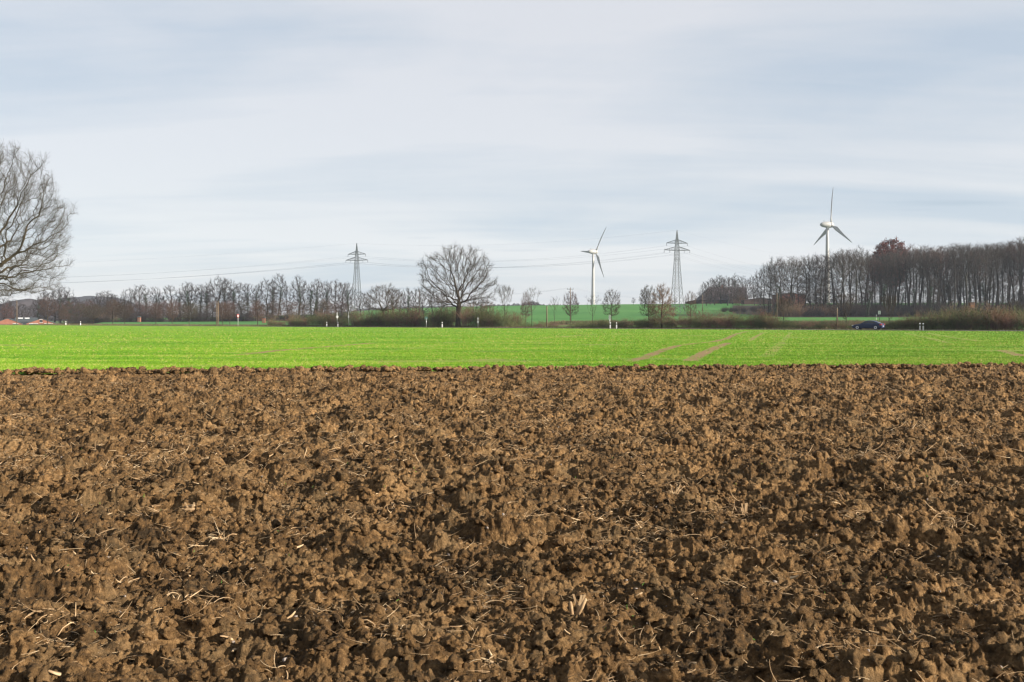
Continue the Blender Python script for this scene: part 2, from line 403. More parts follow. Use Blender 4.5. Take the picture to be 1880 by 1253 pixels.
def ground_mat(name, cols, big=0.02, fine=1.2, rough=0.95, bump=0.03, bscale=3.0, wave=None):
    m, t, b = new_mat(name)
    tc = N(t, 'ShaderNodeTexCoord'); O = tc.outputs['Object']
    n1 = N(t, 'ShaderNodeTexNoise', i_Scale=big, i_Detail=4.0); t.links.new(O, n1.inputs['Vector'])
    n2 = N(t, 'ShaderNodeTexNoise', i_Scale=fine, i_Detail=6.0, i_Roughness=0.65); t.links.new(O, n2.inputs['Vector'])
    s = N(t, 'ShaderNodeMath', operation='ADD'); t.links.new(n1.outputs['Fac'], s.inputs[0]); t.links.new(n2.outputs['Fac'], s.inputs[1])
    h = N(t, 'ShaderNodeMath', operation='MULTIPLY'); t.links.new(s.outputs[0], h.inputs[0]); h.inputs[1].default_value = 0.5
    r = N(t, 'ShaderNodeValToRGB'); t.links.new(h.outputs[0], r.inputs[0]); el = r.color_ramp.elements
    while len(el) < len(cols): el.new(0.5)
    for i, c in enumerate(cols):
        el[i].position = 0.38 + 0.24 * i / (len(cols) - 1); el[i].color = (c[0] * ALB, c[1] * ALB, c[2] * ALB, 1)
    t.links.new(r.outputs[0], b.inputs['Base Color']); b.inputs['Roughness'].default_value = rough; b.inputs['Specular IOR Level'].default_value = 0.1
    n3 = N(t, 'ShaderNodeTexNoise', i_Scale=bscale, i_Detail=6.0); t.links.new(O, n3.inputs['Vector'])
    bp = N(t, 'ShaderNodeBump'); bp.inputs['Distance'].default_value = bump; t.links.new(n3.outputs['Fac'], bp.inputs['Height']); t.links.new(bp.outputs[0], b.inputs['Normal'])
    return m
M['base_ground'] = ground_mat('meadow_ground', [(0.05, 0.085, 0.03), (0.08, 0.13, 0.04)])
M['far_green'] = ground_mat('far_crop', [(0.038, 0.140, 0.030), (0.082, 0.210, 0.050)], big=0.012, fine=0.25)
M['meadow'] = ground_mat('meadow_grass', [(0.075, 0.190, 0.032), (0.110, 0.245, 0.048)], big=0.02, fine=0.6)
M['verge'] = ground_mat('dry_verge', [(0.07, 0.058, 0.032), (0.11, 0.088, 0.05), (0.06, 0.09, 0.028)], big=0.15, fine=2.0)
M['litter'] = ground_mat('leaf_litter', [(0.03, 0.024, 0.019), (0.05, 0.038, 0.027)], big=0.1, fine=1.0)
M['hill_wood'] = ground_mat('far_wooded_hill', [(0.026, 0.023, 0.026), (0.045, 0.038, 0.042)], big=0.02, fine=0.08, bump=2.0, bscale=0.06)

# green crop: noise green mixed with bare soil by the mesh attribute 'bare' and streaks of thin growth
def crop_material():
    m, t, b = new_mat('winter_crop')
    tc = N(t, 'ShaderNodeTexCoord'); O = tc.outputs['Object']
    mp = N(t, 'ShaderNodeMapping'); mp.inputs['Scale'].default_value = (0.22, 1.0, 1); mp.inputs['Rotation'].default_value = (0, 0, R(-4)); t.links.new(O, mp.inputs[0])
    n1 = N(t, 'ShaderNodeTexNoise', i_Scale=0.35, i_Detail=5.0, i_Roughness=0.6); t.links.new(mp.outputs[0], n1.inputs['Vector'])
    n2 = N(t, 'ShaderNodeTexNoise', i_Scale=5.0, i_Detail=5.0, i_Roughness=0.7); t.links.new(O, n2.inputs['Vector'])
    s = N(t, 'ShaderNodeMath', operation='ADD'); t.links.new(n1.outputs['Fac'], s.inputs[0]); t.links.new(n2.outputs['Fac'], s.inputs[1])
    h = N(t, 'ShaderNodeMath', operation='MULTIPLY'); t.links.new(s.outputs[0], h.inputs[0]); h.inputs[1].default_value = 0.5
    r = N(t, 'ShaderNodeValToRGB'); t.links.new(h.outputs[0], r.inputs[0]); el = r.color_ramp.elements
    el[0].position = 0.42; el[0].color = (0.070, 0.205, 0.007, 1)
    el[1].position = 0.59; el[1].color = (0.24, 0.28, 0.045, 1)
    q = el.new(0.50); q.color = (0.112, 0.255, 0.010, 1)
    a = N(t, 'ShaderNodeAttribute', attribute_name='bare')
    n3 = N(t, 'ShaderNodeTexNoise', i_Scale=7.0, i_Detail=4.0); t.links.new(O, n3.inputs['Vector'])
    k = N(t, 'ShaderNodeMath', operation='MULTIPLY_ADD'); t.links.new(n3.outputs['Fac'], k.inputs[0]); k.inputs[1].default_value = 1.6; k.inputs[2].default_value = -0.8
    k2 = N(t, 'ShaderNodeMath', operation='ADD'); t.links.new(k.outputs[0], k2.inputs[0]); t.links.new(a.outputs['Fac'], k2.inputs[1])
    k3 = N(t, 'ShaderNodeMapRange'); k3.inputs['From Min'].default_value = 0.35; k3.inputs['From Max'].default_value = 0.75; t.links.new(k2.outputs[0], k3.inputs['Value'])
    mx = N(t, 'ShaderNodeMix', data_type='RGBA'); t.links.new(k3.outputs[0], mx.inputs['Factor']); t.links.new(r.outputs[0], mx.inputs['A']); mx.inputs['B'].default_value = (0.20, 0.135, 0.068, 1)
    t.links.new(mx.outputs['Result'], b.inputs['Base Color']); b.inputs['Roughness'].default_value = 0.9; b.inputs['Specular IOR Level'].default_value = 0.1
    bp = N(t, 'ShaderNodeBump'); bp.inputs['Distance'].default_value = 0.05; t.links.new(n2.outputs['Fac'], bp.inputs['Height']); t.links.new(bp.outputs[0], b.inputs['Normal'])
    return m
M['crop'] = crop_material()
def blade_material(name, c0, c1, c2):
    m, t, b = new_mat(name)
    a = N(t, 'ShaderNodeAttribute', attribute_name='tint')
    r = N(t, 'ShaderNodeValToRGB'); t.links.new(a.outputs['Fac'], r.inputs[0]); el = r.color_ramp.elements
    el[0].position = 0.0; el[0].color = (*[v * .92 for v in c0], 1); el[1].position = 1.0; el[1].color = (*[v * .92 for v in c2], 1); q = el.new(0.86); q.color = (*[v * .92 for v in c1], 1)
    t.links.new(r.outputs[0], b.inputs['Base Color']); b.inputs['Roughness'].default_value = 0.7
    return m
M['blade'] = blade_material('crop_blade', (0.040, 0.145, 0.005), (0.165, 0.290, 0.014), (0.46, 0.37, 0.15))
M['dry_blade'] = blade_material('dry_verge_blade', (0.05, 0.08, 0.02), (0.11, 0.088, 0.045), (0.20, 0.155, 0.09))

# ------------------------------------------------------------------ ground sheets
def grid_faces(nr, nc):
    i = np.arange(nr - 1)[:, None] * nc + np.arange(nc - 1)[None, :]
    i = i.ravel()
    return np.stack([i, i + 1, i + nc + 1, i + nc], 1)

def sheet(name, X, Y, mat, dz, zf=T, smooth=True, attrs=None):
    Z = zf(X, Y) + dz
    V = np.stack([X, Y, Z], -1).reshape(-1, 3)
    return mesh_np(name, V, grid_faces(*X.shape), mat, smooth=smooth, attrs=attrs)

# base ground: polar-ish grid from in front of the camera to the horizon
ys = np.concatenate([np.array([-400, -100, -20, 0, 20, 60, 100, 150]), np.linspace(180, 760, 59), np.geomspace(800, 1850, 14)])
xs = np.concatenate([-np.geomspace(1800, 420, 10), np.linspace(-400, 400, 81), np.geomspace(420, 1800, 10)])
X, Y = np.meshgrid(xs, ys)
tag(sheet('ground', X, Y, M['base_ground'], -0.35), kind='structure')

# far crop field on the slope
def strip_between(px0, px1, y0f, y1f, n, m):
    """grid bounded by columns px0..px1 and distances y0f(px)..y1f(px)"""
    px = np.linspace(px0, px1, m)
    v = np.linspace(0, 1, n)[:, None]
    Yg = y0f(px)[None, :] * (1 - v) + y1f(px)[None, :] * v
    Xg = (px[None, :] - 940) / F * Yg
    return Xg, Yg
RL = lambda off: (lambda px: np.array([road_pt(p, off)[1] for p in px]))
Xg, Yg = strip_between(-700, 2700, RL(10.5), lambda px: np.full_like(px, 262.0) + np.clip((300 - px) / 300, 0, 3.5) * 70, 12, 90)
tag(sheet('meadow', Xg, Yg, M['meadow'], -0.02), kind='structure')
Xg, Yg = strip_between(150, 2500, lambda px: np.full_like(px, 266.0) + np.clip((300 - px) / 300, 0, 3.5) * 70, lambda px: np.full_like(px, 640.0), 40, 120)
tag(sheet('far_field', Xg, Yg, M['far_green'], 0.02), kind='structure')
# grassy ditch bank between the meadow and the far field
Xg, Yg = strip_between(1000, 2500, lambda px: np.full_like(px, 259.0), lambda px: np.full_like(px, 268.5), 8, 120)
def bankz(x, y): return T(x, y) + 0.9 * np.sin(np.clip((y - 259.0) / 9.5, 0, 1) * math.pi) * (0.7 + 0.5 * fbm(x * 0.2, y * 0.2, 5, 2))
tag(sheet('ditch_bank', Xg, Yg, M['verge'], -0.05, zf=bankz), kind='structure')

# road
def road_strip(o0, o1, n=3, s0=-60, s1=420, m=120):
    s = np.linspace(s0, s1, m)[None, :]; o = np.linspace(o0, o1, n)[:, None]
    return R0[0] + RD[0] * s + RN[0] * o, R0[1] + RD[1] * s + RN[1] * o
def roadz(x, y): return T(x, y) * 0
X, Y = road_strip(3.0, 9.4)
tag(sheet('road', X, Y, M['asphalt'], 0.05, zf=roadz), kind='structure')
for nm, o0 in (('road_edge_line', 3.25), ('road_edge_line', 9.0)):
    X, Y = road_strip(o0, o0 + 0.13, n=2)
    tag(sheet(nm, X, Y, M['line'], 0.056, zf=roadz), kind='structure')
X, Y = road_strip(-0.6, 3.0, n=6)
tag(sheet('road_verge', X, Y, M['verge'], 0.02, zf=roadz), kind='structure')
X, Y = road_strip(9.4, 17.0, n=8)
tag(sheet('road_verge', X, Y, M['verge'], 0.03, zf=roadz), kind='structure')

# green crop field, from the plough border to the road
RF = lambda px: np.array([road_pt(p, -0.4)[1] for p in px])
nr, nc = 420, 620
px = np.linspace(-500, 2400, nc)
kx = (px - 940) / F
Yn = 31.4 / (1 - 0.117 * kx) - 0.5          # plough border
Yf = RF(px)
v = np.linspace(0, 1, nr)[:, None]
Yg = 1.0 / ((1 - v) / Yn[None, :] + v / Yf[None, :])
Xg = kx[None, :] * Yg
# bare wheel tracks given as photo points on the flat field
def fpt(pxx, pyy):
    y = CAM_H * F / (pyy - HOR); return (PX(pxx, y), y)
TRACKS = [([(1160, 664), (1185, 656), (1215, 644), (1245, 635), (1275, 631), (1310, 628), (1335, 622), (1350, 614), (1372, 609)], 0.36, 1.0),
          ([(1266, 663), (1280, 655), (1300, 645), (1318, 637), (1338, 630)], 0.38, 1.0),
          ([(1376, 626), (1390, 617), (1402, 611)], 0.3, 0.8), ([(1438, 627), (1448, 616), (1452, 610)], 0.3, 0.6), ([(1405, 656), (1425, 640), (1436, 628)], 0.4, 0.55),
          ([(440, 652), (520, 643), (600, 637), (690, 630)], 0.45, 1.0), ([(990, 622), (1040, 618), (1090, 614)], 0.4, 0.75),
          ([(1660, 612), (1700, 620), (1740, 630)], 0.4, 0.6), ([(1700, 612), (1760, 622), (1800, 627)], 0.4, 0.65), ([(1840, 644), (1878, 655)], 0.35, 0.9),
          ([(120, 640), (300, 618), (420, 611)], 0.5, 0.45), ([(560, 660), (760, 640), (900, 622)], 0.5, 0.4)]
def bare_amount(x, y):
    out = np.zeros_like(x)
    for pts, wd, st in TRACKS:
        P = np.array([fpt(*p) for p in pts])
        for a, b in zip(P[:-1], P[1:]):
            d = b - a; L2 = d.dot(d)
            t = np.clip(((x - a[0]) * d[0] + (y - a[1]) * d[1]) / L2, 0, 1)
            # widths grow with distance along the view, as the tracks run obliquely
            dist = np.hypot(x - a[0] - t * d[0], y - a[1] - t * d[1])
            out = np.maximum(out, st * (1 - sstep((dist - wd * 0.5) / (wd * 0.7))))
    brk = 0.5 * fbm(x * 1.1, y * 1.1, 91, 3) + 0.5 * fbm(x * 4.5, y * 4.5, 95, 2)
    return out * np.clip((brk - 0.34) * 9, 0.55, 1)
bare = bare_amount(Xg, Yg)
patch = np.clip(fbm(Xg * 0.16, Yg * 0.5, 31, 4) - 0.60, 0, 1) * 3.5
bare_all = np.maximum(bare, np.clip(patch, 0, 0.5))
def cropz(x, y): return 0.03 * (fbm(x * 0.6, y * 0.6, 8, 3) - 0.5)
gf = sheet('green_field', Xg, Yg, M['crop'], 0.0, zf=cropz, attrs={'bare': bare_all.ravel()})
tag(gf, kind='structure')

rng = np.random.default_rng(7)
def blades(name, P, h, wdt, nb, mat, lean=0.5, label=None, cat=None):
    """P (n,3) base points, h (n,), nb blades each"""
    n = len(P); Pn = np.repeat(P, nb, 0); H = np.repeat(h, nb) * rng.uniform(0.6, 1.1, n * nb)
    bd = fbm(P[:, 0] * 0.13, P[:, 1] * 0.75, 131, 4) * 0.7 + fbm(P[:, 0] * 0.9, P[:, 1] * 2.0, 137, 3) * 0.3
    tint = np.clip(np.repeat(rng.random(n) * 0.35 + np.clip((bd - 0.36) * 2.1, -0.1, 0.5), nb) + rng.random(n * nb) * 0.25, 0, 0.86)
    tint = np.where(np.repeat(rng.random(n) < 0.035 + 0.10 * (bd > 0.56), nb), 1.0, tint)
    a = rng.uniform(0, 2 * math.pi, n * nb); ln = rng.uniform(0.1, lean, n * nb) * H
    base = Pn.copy(); base[:, 0] += rng.normal(0, 0.25, n * nb) * H; base[:, 1] += rng.normal(0, 0.25, n * nb) * H
    b = rng.uniform(0, 2 * math.pi, n * nb)
    w_ = np.repeat(wdt, nb)
    s = np.stack([np.cos(b) * w_, np.sin(b) * w_, np.zeros_like(w_)], 1)
    tip = base + np.stack([np.cos(a) * ln, np.sin(a) * ln, H], 1)
    V = np.stack([base - s, base + s, tip], 1).reshape(-1, 3)
    Fc = np.arange(len(V)).reshape(-1, 3)
    return mesh_np(name, V, Fc, mat, attrs={'tint': np.repeat(tint, 3)})

# crop plants
n = 260000
u = rng.random(n); pxr = rng.uniform(-200, 2080, n); kk = (pxr - 940) / F
yn = 31.4 / (1 - 0.117 * kk) - 0.25
yf = 1.0 / ((1 - 0) / np.interp(pxr, px, Yf))
yy = 1.0 / ((1 - u) / yn + u / yf); xx = kk * yy
keep = rng.random(n) > bare_amount(xx, yy) * 1.5
keep &= rng.random(n) > np.clip(fbm(xx * 0.16, yy * 0.5, 31, 4) - 0.60, 0, 1) * 6
xx, yy = xx[keep], yy[keep]
hh = 0.055 + 0.03 * rng.random(len(xx)); hh *= np.clip(yy / 45, 1, 2.2) ** 0.5
Pp = np.stack([xx, yy, cropz(xx, yy) - 0.005], 1)
cp = blades('crop_plants', Pp, hh, 0.004 * np.clip(yy / 33, 1, 3.5), 4, M['blade'], lean=1.2)
tag(cp, 'short bright green winter crop covering the field', 'crop', kind='stuff')
# rank grass along the road and the plough border
s = rng.uniform(0, 400, 42000); o = np.where(rng.random(42000) < 0.35, rng.uniform(-0.6, 2.8, 42000), rng.uniform(9.6, 16, 42000))
xx = R0[0] + RD[0] * s + RN[0] * o; yy = R0[1] + RD[1] * s + RN[1] * o
Pp = np.stack([xx, yy, np.full_like(xx, 0.02)], 1)
hv = np.where(o < 3, 0.10, 0.40) * rng.uniform(0.5, 1.3, len(xx))
tag(blades('verge_grass', Pp, hv, np.full(len(xx), 0.02), 4, M['dry_blade'], lean=0.7), 'dry brownish grass growing along the road verges', 'grass', kind='stuff')
# dry grass on the ditch bank
pxr = rng.uniform(1010, 2300, 16000); yy = rng.uniform(260, 268, 16000); xx = PX(pxr, yy)
Pp = np.stack([xx, yy, bankz(xx, yy) - 0.07], 1)
tag(blades('bank_grass', Pp, rng.uniform(0.3, 0.8, len(xx)), np.full(len(xx), 0.035), 4, M['dry_blade'], lean=0.6), 'pale dry grass along the ditch at the foot of the far field', 'grass', kind='stuff')

# ------------------------------------------------------------------ ploughed field
def soil_h(x, y):
    wx = x + 0.10 * (fbm(x * 3.1, y * 3.1, 3, 3) - 0.5) + 0.025 * (fbm(x * 14, y * 14, 6, 2) - 0.5)
    wy = y + 0.10 * (fbm(x * 3.1 + 40, y * 3.1, 4, 3) - 0.5) + 0.025 * (fbm(x * 14 + 9, y * 14, 7, 2) - 0.5)
    h = 0.10 * (fbm(x * 0.5, y * 0.9, 11, 3) - 0.5)
    fur = wy + 0.10 * wx
    h += 0.038 * np.sin(fur * 2 * math.pi / 0.85 + 2.0 * fbm(x * 0.7, y * 0.7, 14, 2))
    big = clods(wx, wy, 0.36, 0.35, 20, pw=0.6)
    slab = clods(wx * 0.40 + 0.25 * wy, wy, 0.33, 0.42, 25, 3.2, pw=0.6)
    mid = clods(wx * 0.78, wy, 0.155, 0.62, 30, pw=0.5)
    sm = clods(wx * 0.82 + 0.03 * mid, wy, 0.074, 0.75, 40)
    ti = clods(wx, wy, 0.034, 0.75, 50, 2.2)
    var = np.clip(0.1 + 1.9 * fbm(x * 0.7, y * 1.2, 93, 2), 0.3, 1.5)
    h += (0.078 * big + 0.085 * slab + 0.054 * mid) * var + 0.036 * sm + 0.020 * ti
    bil = np.abs(2 * fbm(x * 11, y * 16, 81, 3, 0.55) - 1); h += 0.036 * (bil - 0.2)
    h += 0.026 * (fbm(x * 15, y * 20, 60, 4, 0.7) - 0.5)
    rg = 1 - np.abs(2 * fbm(x * 9, y * 9, 64, 3, 0.6) - 1)
    h += 0.026 * (rg - 0.8)
    return (h - 0.10).astype(np.float64)
rows = []
y = 2.9
while y < 38.0:
    rows.append(y); y += max(0.006, 0.00175 * y)
rows = np.array(rows)
nc = 2100
v = np.linspace(0, 1, len(rows))
kx = np.linspace(-0.56, 0.56, nc)
Xg = kx[None, :] * (rows[:, None] + 4.5); Yg = np.repeat(rows[:, None], nc, 1)
# last rows follow the border
yb = edge_y(kx * 33.0)
Yg = Yg * 1.0
frac = (rows - rows[0]) / (rows[-1] - rows[0])
Yg = rows[0] + (Yg - rows[0]) * ((yb[None, :] + 0.15 - rows[0]) / (rows[-1] - rows[0]))
Xg = kx[None, :] * (Yg + 4.5)
Z = soil_h(Xg.astype(np.float32), Yg.astype(np.float32))
dE = edge_y(Xg) - Yg + 0.5 * (fbm(Xg * 1.2, Xg * 0 + 2, 77, 3) - 0.5)
Z = Z * sstep(dE / 0.3 + 0.3) - 0.10 * (1 - sstep((dE + 0.02) / 0.2)) + 0.03 * sstep(dE / 0.5) * (1 - sstep((dE - 1.2) / 2.5))
V = np.stack([Xg, Yg, Z], -1).reshape(-1, 3)
pf = mesh_np('ploughed_field', V, grid_faces(*Xg.shape), M['soil'], smooth=False)
tag(pf, kind='structure')
# soil around and behind the camera
X, Y = np.meshgrid(np.linspace(-24, 24, 900), np.linspace(-8, 2.95, 300))
tag(sheet('ploughed_field', X, Y, M['soil'], -0.012, zf=lambda x, y: soil_h(x.astype(np.float32), y.astype(np.float32))), kind='structure')
for sgn in (-1, 1):
    kq = np.linspace(0.556, 1.4, 420) * sgn; yq = np.geomspace(2.9, 36.0, 620)[:, None]
    Xq = kq[None, :] * (yq + 4.5); Yq = np.minimum(yq + Xq * 0, edge_y(Xq) + 0.1)
    tag(sheet('ploughed_field', Xq if sgn > 0 else Xq[:, ::-1], Yq, M['soil'], -0.006, zf=lambda x, y: soil_h(x.astype(np.float32), y.astype(np.float32))), kind='structure')

# loose clods
def ico(sub):
    import bmesh
    bm = bmesh.new(); bmesh.ops.create_icosphere(bm, subdivisions=sub, radius=1.0)
    V = np.array([v.co[:] for v in bm.verts]); Fi = np.array([[v.index for v in f.verts] for f in bm.faces]); bm.free()
    return V, Fi
def chunk_variants(sub, nvar, seed, amp=0.33):
    V0, Fi = ico(sub); out = []
    r_ = np.random.default_rng(seed)
    for k in range(nvar):
        W = V0.copy()
        for j in range(7):                      # planar cuts make broken faces
            d = r_.normal(size=3); d /= np.linalg.norm(d); lim = r_.uniform(0.45, 0.85)
            q = W @ d; W -= np.where(q > lim, (q - lim) * 0.85, 0)[:, None] * d
        ph = r_.uniform(0, 6, (6, 3)); fr = r_.uniform(2, 9, (6, 3))
        dis = sum(np.sin((W * fr[i]).sum(1) + ph[i, 0]) for i in range(6)) / 6
        W *= (1 + amp * dis + r_.normal(0, 0.11, len(W)))[:, None]
        W *= r_.uniform(0.65, 1.2, 3)
        out.append(W)
    return out, Fi
def scatter_chunks(name, P, size, sub, mat, seed, flat=0.8):
    vars_, Fi = chunk_variants(sub, 10, seed)
    r_ = np.random.default_rng(seed + 1)
    n = len(P); idx = r_.integers(0, len(vars_), n)
    nv = len(vars_[0])
    A = np.stack(vars_)[idx]                      # n,nv,3
    q = r_.normal(size=(n, 4)); q /= np.linalg.norm(q, axis=1)[:, None]
    a, b, c, d = q.T
    Rm = np.stack([1 - 2 * (c * c + d * d), 2 * (b * c - a * d), 2 * (b * d + a * c), 2 * (b * c + a * d), 1 - 2 * (b * b + d * d), 2 * (c * d - a * b),
                   2 * (b * d - a * c), 2 * (c * d + a * b), 1 - 2 * (b * b + c * c)], 1).reshape(n, 3, 3)
    A = np.einsum('nij,nkj->nki', Rm, A) * size[:, None, None]
    A[:, :, 2] *= flat
    A += P[:, None, :]
    Fc = (Fi[None] + (np.arange(n) * nv)[:, None, None]).reshape(-1, 3)
    return mesh_np(name, A.reshape(-1, 3), Fc, mat, smooth=False)
def soil_points(n, y0, y1, k=0.56, powr=1.0):
    n = int(n * 1.35)
    u = rng.random(n); ya = (y0 ** (2 - powr) + u * (y1 ** (2 - powr) - y0 ** (2 - powr))) ** (1 / (2 - powr))
    xa = rng.uniform(-k, k, n) * (ya + 4.5); ok = ya < edge_y(xa) - 0.05
    return xa[ok], ya[ok]
for (nn, y0, y1, sub, lo, hi, sd) in ((17000, 3.4, 10, 2, 0.006, 0.052, 1), (20000, 9.5, 34.5, 1, 0.016, 0.085, 2)):
    xa, ya = soil_points(nn, y0, y1, powr=0.6)
    sz = lo + (hi - lo) * rng.random(len(xa)) ** 4.0
    za = soil_h(xa.astype(np.float32), ya.astype(np.float32))
    o = scatter_chunks('soil_clods', np.stack([xa, ya, za + sz * 0.25], 1), sz, sub + (1 if sub == 2 else 1), M['clod'], sd)
    tag(o, 'crumbly brown clods of earth lying loose on the near ploughed soil' if sd == 1 else 'brown clods of earth heaped on the far half of the ploughed field', 'clods', kind='stuff')
# ragged ridge of clods along the border
xa = rng.uniform(-24, 24, 2600); ya = edge_y(xa) - 0.10 - rng.random(2600) * 0.9 + 0.10 * np.sin(xa * 1.3)
sz = 0.03 + 0.10 * rng.random(len(xa)) ** 2.5
o = scatter_chunks('soil_clods', np.stack([xa, ya, 0.0 + 0.05 * rng.random(len(xa)) + 0.11 * fbm(xa * 1.6, ya, 71, 3)], 1), sz, 2, M['clod'], 5)
tag(o, 'ragged row of earth clods along the border with the green crop', 'clods', kind='stuff')
# small pale stones
xa, ya = soil_points(1500, 3.6, 26, powr=1.0)
za = soil_h(xa.astype(np.float32), ya.astype(np.float32))
o = scatter_chunks('pebbles', np.stack([xa, ya, za + 0.004], 1), 0.005 + 0.013 * rng.random(len(xa)) ** 2, 1, M['stone'], 9)
tag(o, 'small pale pebbles scattered on the ploughed soil', 'pebbles', kind='stuff')

# straw: curved thin strips lying on the soil
def straw(name, n, y0, y1, lmin, lmax, wmin, wmax, mat, stand=0.2, label='', powr=1.0, clump=True):
    xa, ya = soil_points(n, y0, y1, powr=powr)
    if clump:
        dn = fbm(xa * 0.9, ya * 0.9, 88, 3); ok = rng.random(len(xa)) < np.clip((dn - 0.42) * 6, 0.06, 1)
        xa, ya = xa[ok], ya[ok]
    za = soil_h(xa.astype(np.float32), ya.astype(np.float32))
    m = len(xa); az = rng.uniform(0, 2 * math.pi, m)
    el_ = np.abs(rng.normal(0, stand, m)); Ln = rng.uniform(lmin, lmax, m) * rng.uniform(0.4, 1, m); W = rng.uniform(wmin, wmax, m)
    K = 4; bend = rng.normal(0, 0.5, m); bendv = rng.normal(0, 0.35, m)
    pos = np.stack([xa, ya, za + 0.008], 1)
    V = np.zeros((m, K * 3, 3)); p = pos.copy()
    for k in range(K):
        t = k / (K - 1); aa = az + bend * t; ee = el_ + bendv * t
        d = np.stack([np.cos(aa) * np.cos(ee), np.sin(aa) * np.cos(ee), np.sin(ee)], 1)
        sd = np.stack([-np.sin(aa), np.cos(aa), np.zeros(m)], 1)
        up = np.cross(d, sd); r = (W * (1 - 0.55 * t))[:, None] * 0.5
        V[:, k * 3] = p + sd * r; V[:, k * 3 + 1] = p - sd * r * 0.6 + up * r * 0.9; V[:, k * 3 + 2] = p - sd * r * 0.6 - up * r * 0.9
        p = p + d * (Ln / (K - 1))[:, None]
    V[:, :, 2] = np.maximum(V[:, :, 2], za[:, None] - 0.01)
    f = []
    for k in range(K - 1):
        for j in range(3):
            f.append([k * 3 + j, k * 3 + (j + 1) % 3, k * 3 + 3 + (j + 1) % 3, k * 3 + 3 + j])
    f = np.array(f); Fc = (f[None] + (np.arange(m) * K * 3)[:, None, None]).reshape(-1, 4)
    return tag(mesh_np(name, V.reshape(-1, 3), Fc, mat, smooth=True), label, 'straw', kind='stuff')
straw('straw', 15000, 3.5, 12, 0.03, 0.17, 0.002, 0.005, M['straw'], 0.25, 'thin dry straw lying over the nearest soil', 1.0)
straw('straw', 24000, 11, 34, 0.06, 0.26, 0.004, 0.011, M['straw'], 0.3, 'dry straw strewn over the distant half of the ploughed field', 1.0)
straw('stubble_scraps', 1100, 3.8, 30, 0.04, 0.11, 0.010, 0.024, M['straw'], 0.35, 'broad pale scraps of maize stubble scattered in the soil', 1.2, clump=False)
straw('sprouts', 140, 3.8, 12, 0.02, 0.04, 0.004, 0.007, M['sprout'], 0.8, 'tiny green seedlings between the clods', 1.0, clump=False)

def bunches(name, centres, nper, L0, L1, wd, label):
    V = []; Fc = []; nv = 0; C = []; AZ = []
    for (cx_, cy_) in centres:
        az0 = rng.uniform(0, 6.28)
        for j in range(int(nper * rng.uniform(0.6, 1.4))):
            C.append((cx_ + rng.normal(0, 0.09), cy_ + rng.normal(0, 0.08))); AZ.append(az0 + rng.normal(0, 0.7))
    C = np.array(C, np.float32); ZZ = soil_h(C[:, 0], C[:, 1])
    for (x, y), z, az in zip(C, ZZ, AZ):
        el_ = abs(rng.normal(0.12, 0.30)); Ln = rng.uniform(L0, L1) * rng.uniform(0.4, 1); p = np.array((x, y, z + 0.006)); pts = [p]
        b1 = rng.normal(0, 0.22); b2 = rng.normal(-0.22, 0.2)
        for q in range(4):
            p = p + np.array((math.cos(az) * math.cos(el_), math.sin(az) * math.cos(el_), math.sin(el_))) * Ln / 4; az += b1; el_ += b2; pts.append(p)
        w0 = rng.uniform(*wd); v, f = tube_np(pts, [w0, w0, w0 * .9, w0 * .7, w0 * .3], 3); V.append(v); Fc.append(f + nv); nv += len(v)
    return tag(mesh_np(name, np.concatenate(V), [np.concatenate(Fc)], M['straw'], smooth=True), label, 'straw', kind='stuff')
def gpt(pxx, pyy):
    y = CAM_H * F / (pyy - HOR); return (PX(pxx, y), y)
cen = [gpt(*q) for q in [(1240, 885), (1255, 905), (1130, 940), (1160, 965), (1070, 945), (1345, 930), (1375, 945), (1200, 975), (950, 940), (800, 905), (290, 880), (200, 900), (90, 930), (260, 930), (330, 1100), (110, 1160), (1390, 1003), (1560, 960), (1770, 880), (1690, 1010), (960, 730), (985, 735), (700, 715), (1540, 690), (620, 800), (520, 850), (1640, 900), (420, 985), (140, 1010), (700, 1150)]]
xb, yb_ = soil_points(170, 4.0, 30, powr=1.0)
bunches('straw_bunches', cen * 2 + list(zip(xb, yb_)), 17, 0.07, 0.24, (0.0014, 0.0048), 'tangled bunches of pale dry straw and maize leaves in the soil')

# maize stumps that stand out
def maize(px_, py_, n, hgt, tilt, label, w_=0.012, fallen=False):
    y = CAM_H * F / (py_ - HOR); x = PX(px_, y)
    xv = np.linspace(x - .02, x + .02, 3); z = float(soil_h(xv.astype(np.float32), np.full(3, y, np.float32)).mean())
    e = empty('maize_stump', (x, y, z))
    r_ = random.Random(int(px_))
    for k in range(n):
        mb = MB(); a = tilt[k]
        hh = hgt * r_.uniform(0.8, 1.1)
        if fallen:
            pts = [(-hh / 2 + hh * t, (0.02 * k) + 0.01 * math.sin(3 * t + k), 0.03 + 0.02 * k + hh * 0.25 * t * math.sin(a)) for t in (0, .3, .6, 1)]
        else:
            pts = [(hh * t * math.sin(a) + 0.012 * (k - n / 2), 0.01 * math.sin(4 * t + k) - 0.02 * t, hh * t * math.cos(a) - 0.02) for t in (0, .3, .6, 1)]
        mb.tube(pts, [w_ * 0.55, w_, w_ * 0.95, w_ * 0.6], 7)
        mb.build('stalk', M['straw'], e, smooth=True)
    mb = MB()
    for k in range(3):
        a = r_.uniform(-1, 1)
        mb.prism([(0.01 * k, 0), (0.01 * k + 0.015, 0), (0.05 * a + 0.012, hgt * 0.9), (0.05 * a, hgt * 0.9)], 1, 0.012 * k, 0.012 * k + 0.003)
    mb.build('husk', M['straw'], e)
    return tag(e, label, 'stubble', 'maize stumps sticking out of the ploughed soil')
maize(1056, 1122, 2, 0.13, (-0.15, 0.42), 'upright pair of thick pale maize stalks near the bottom centre of the soil', 0.013)
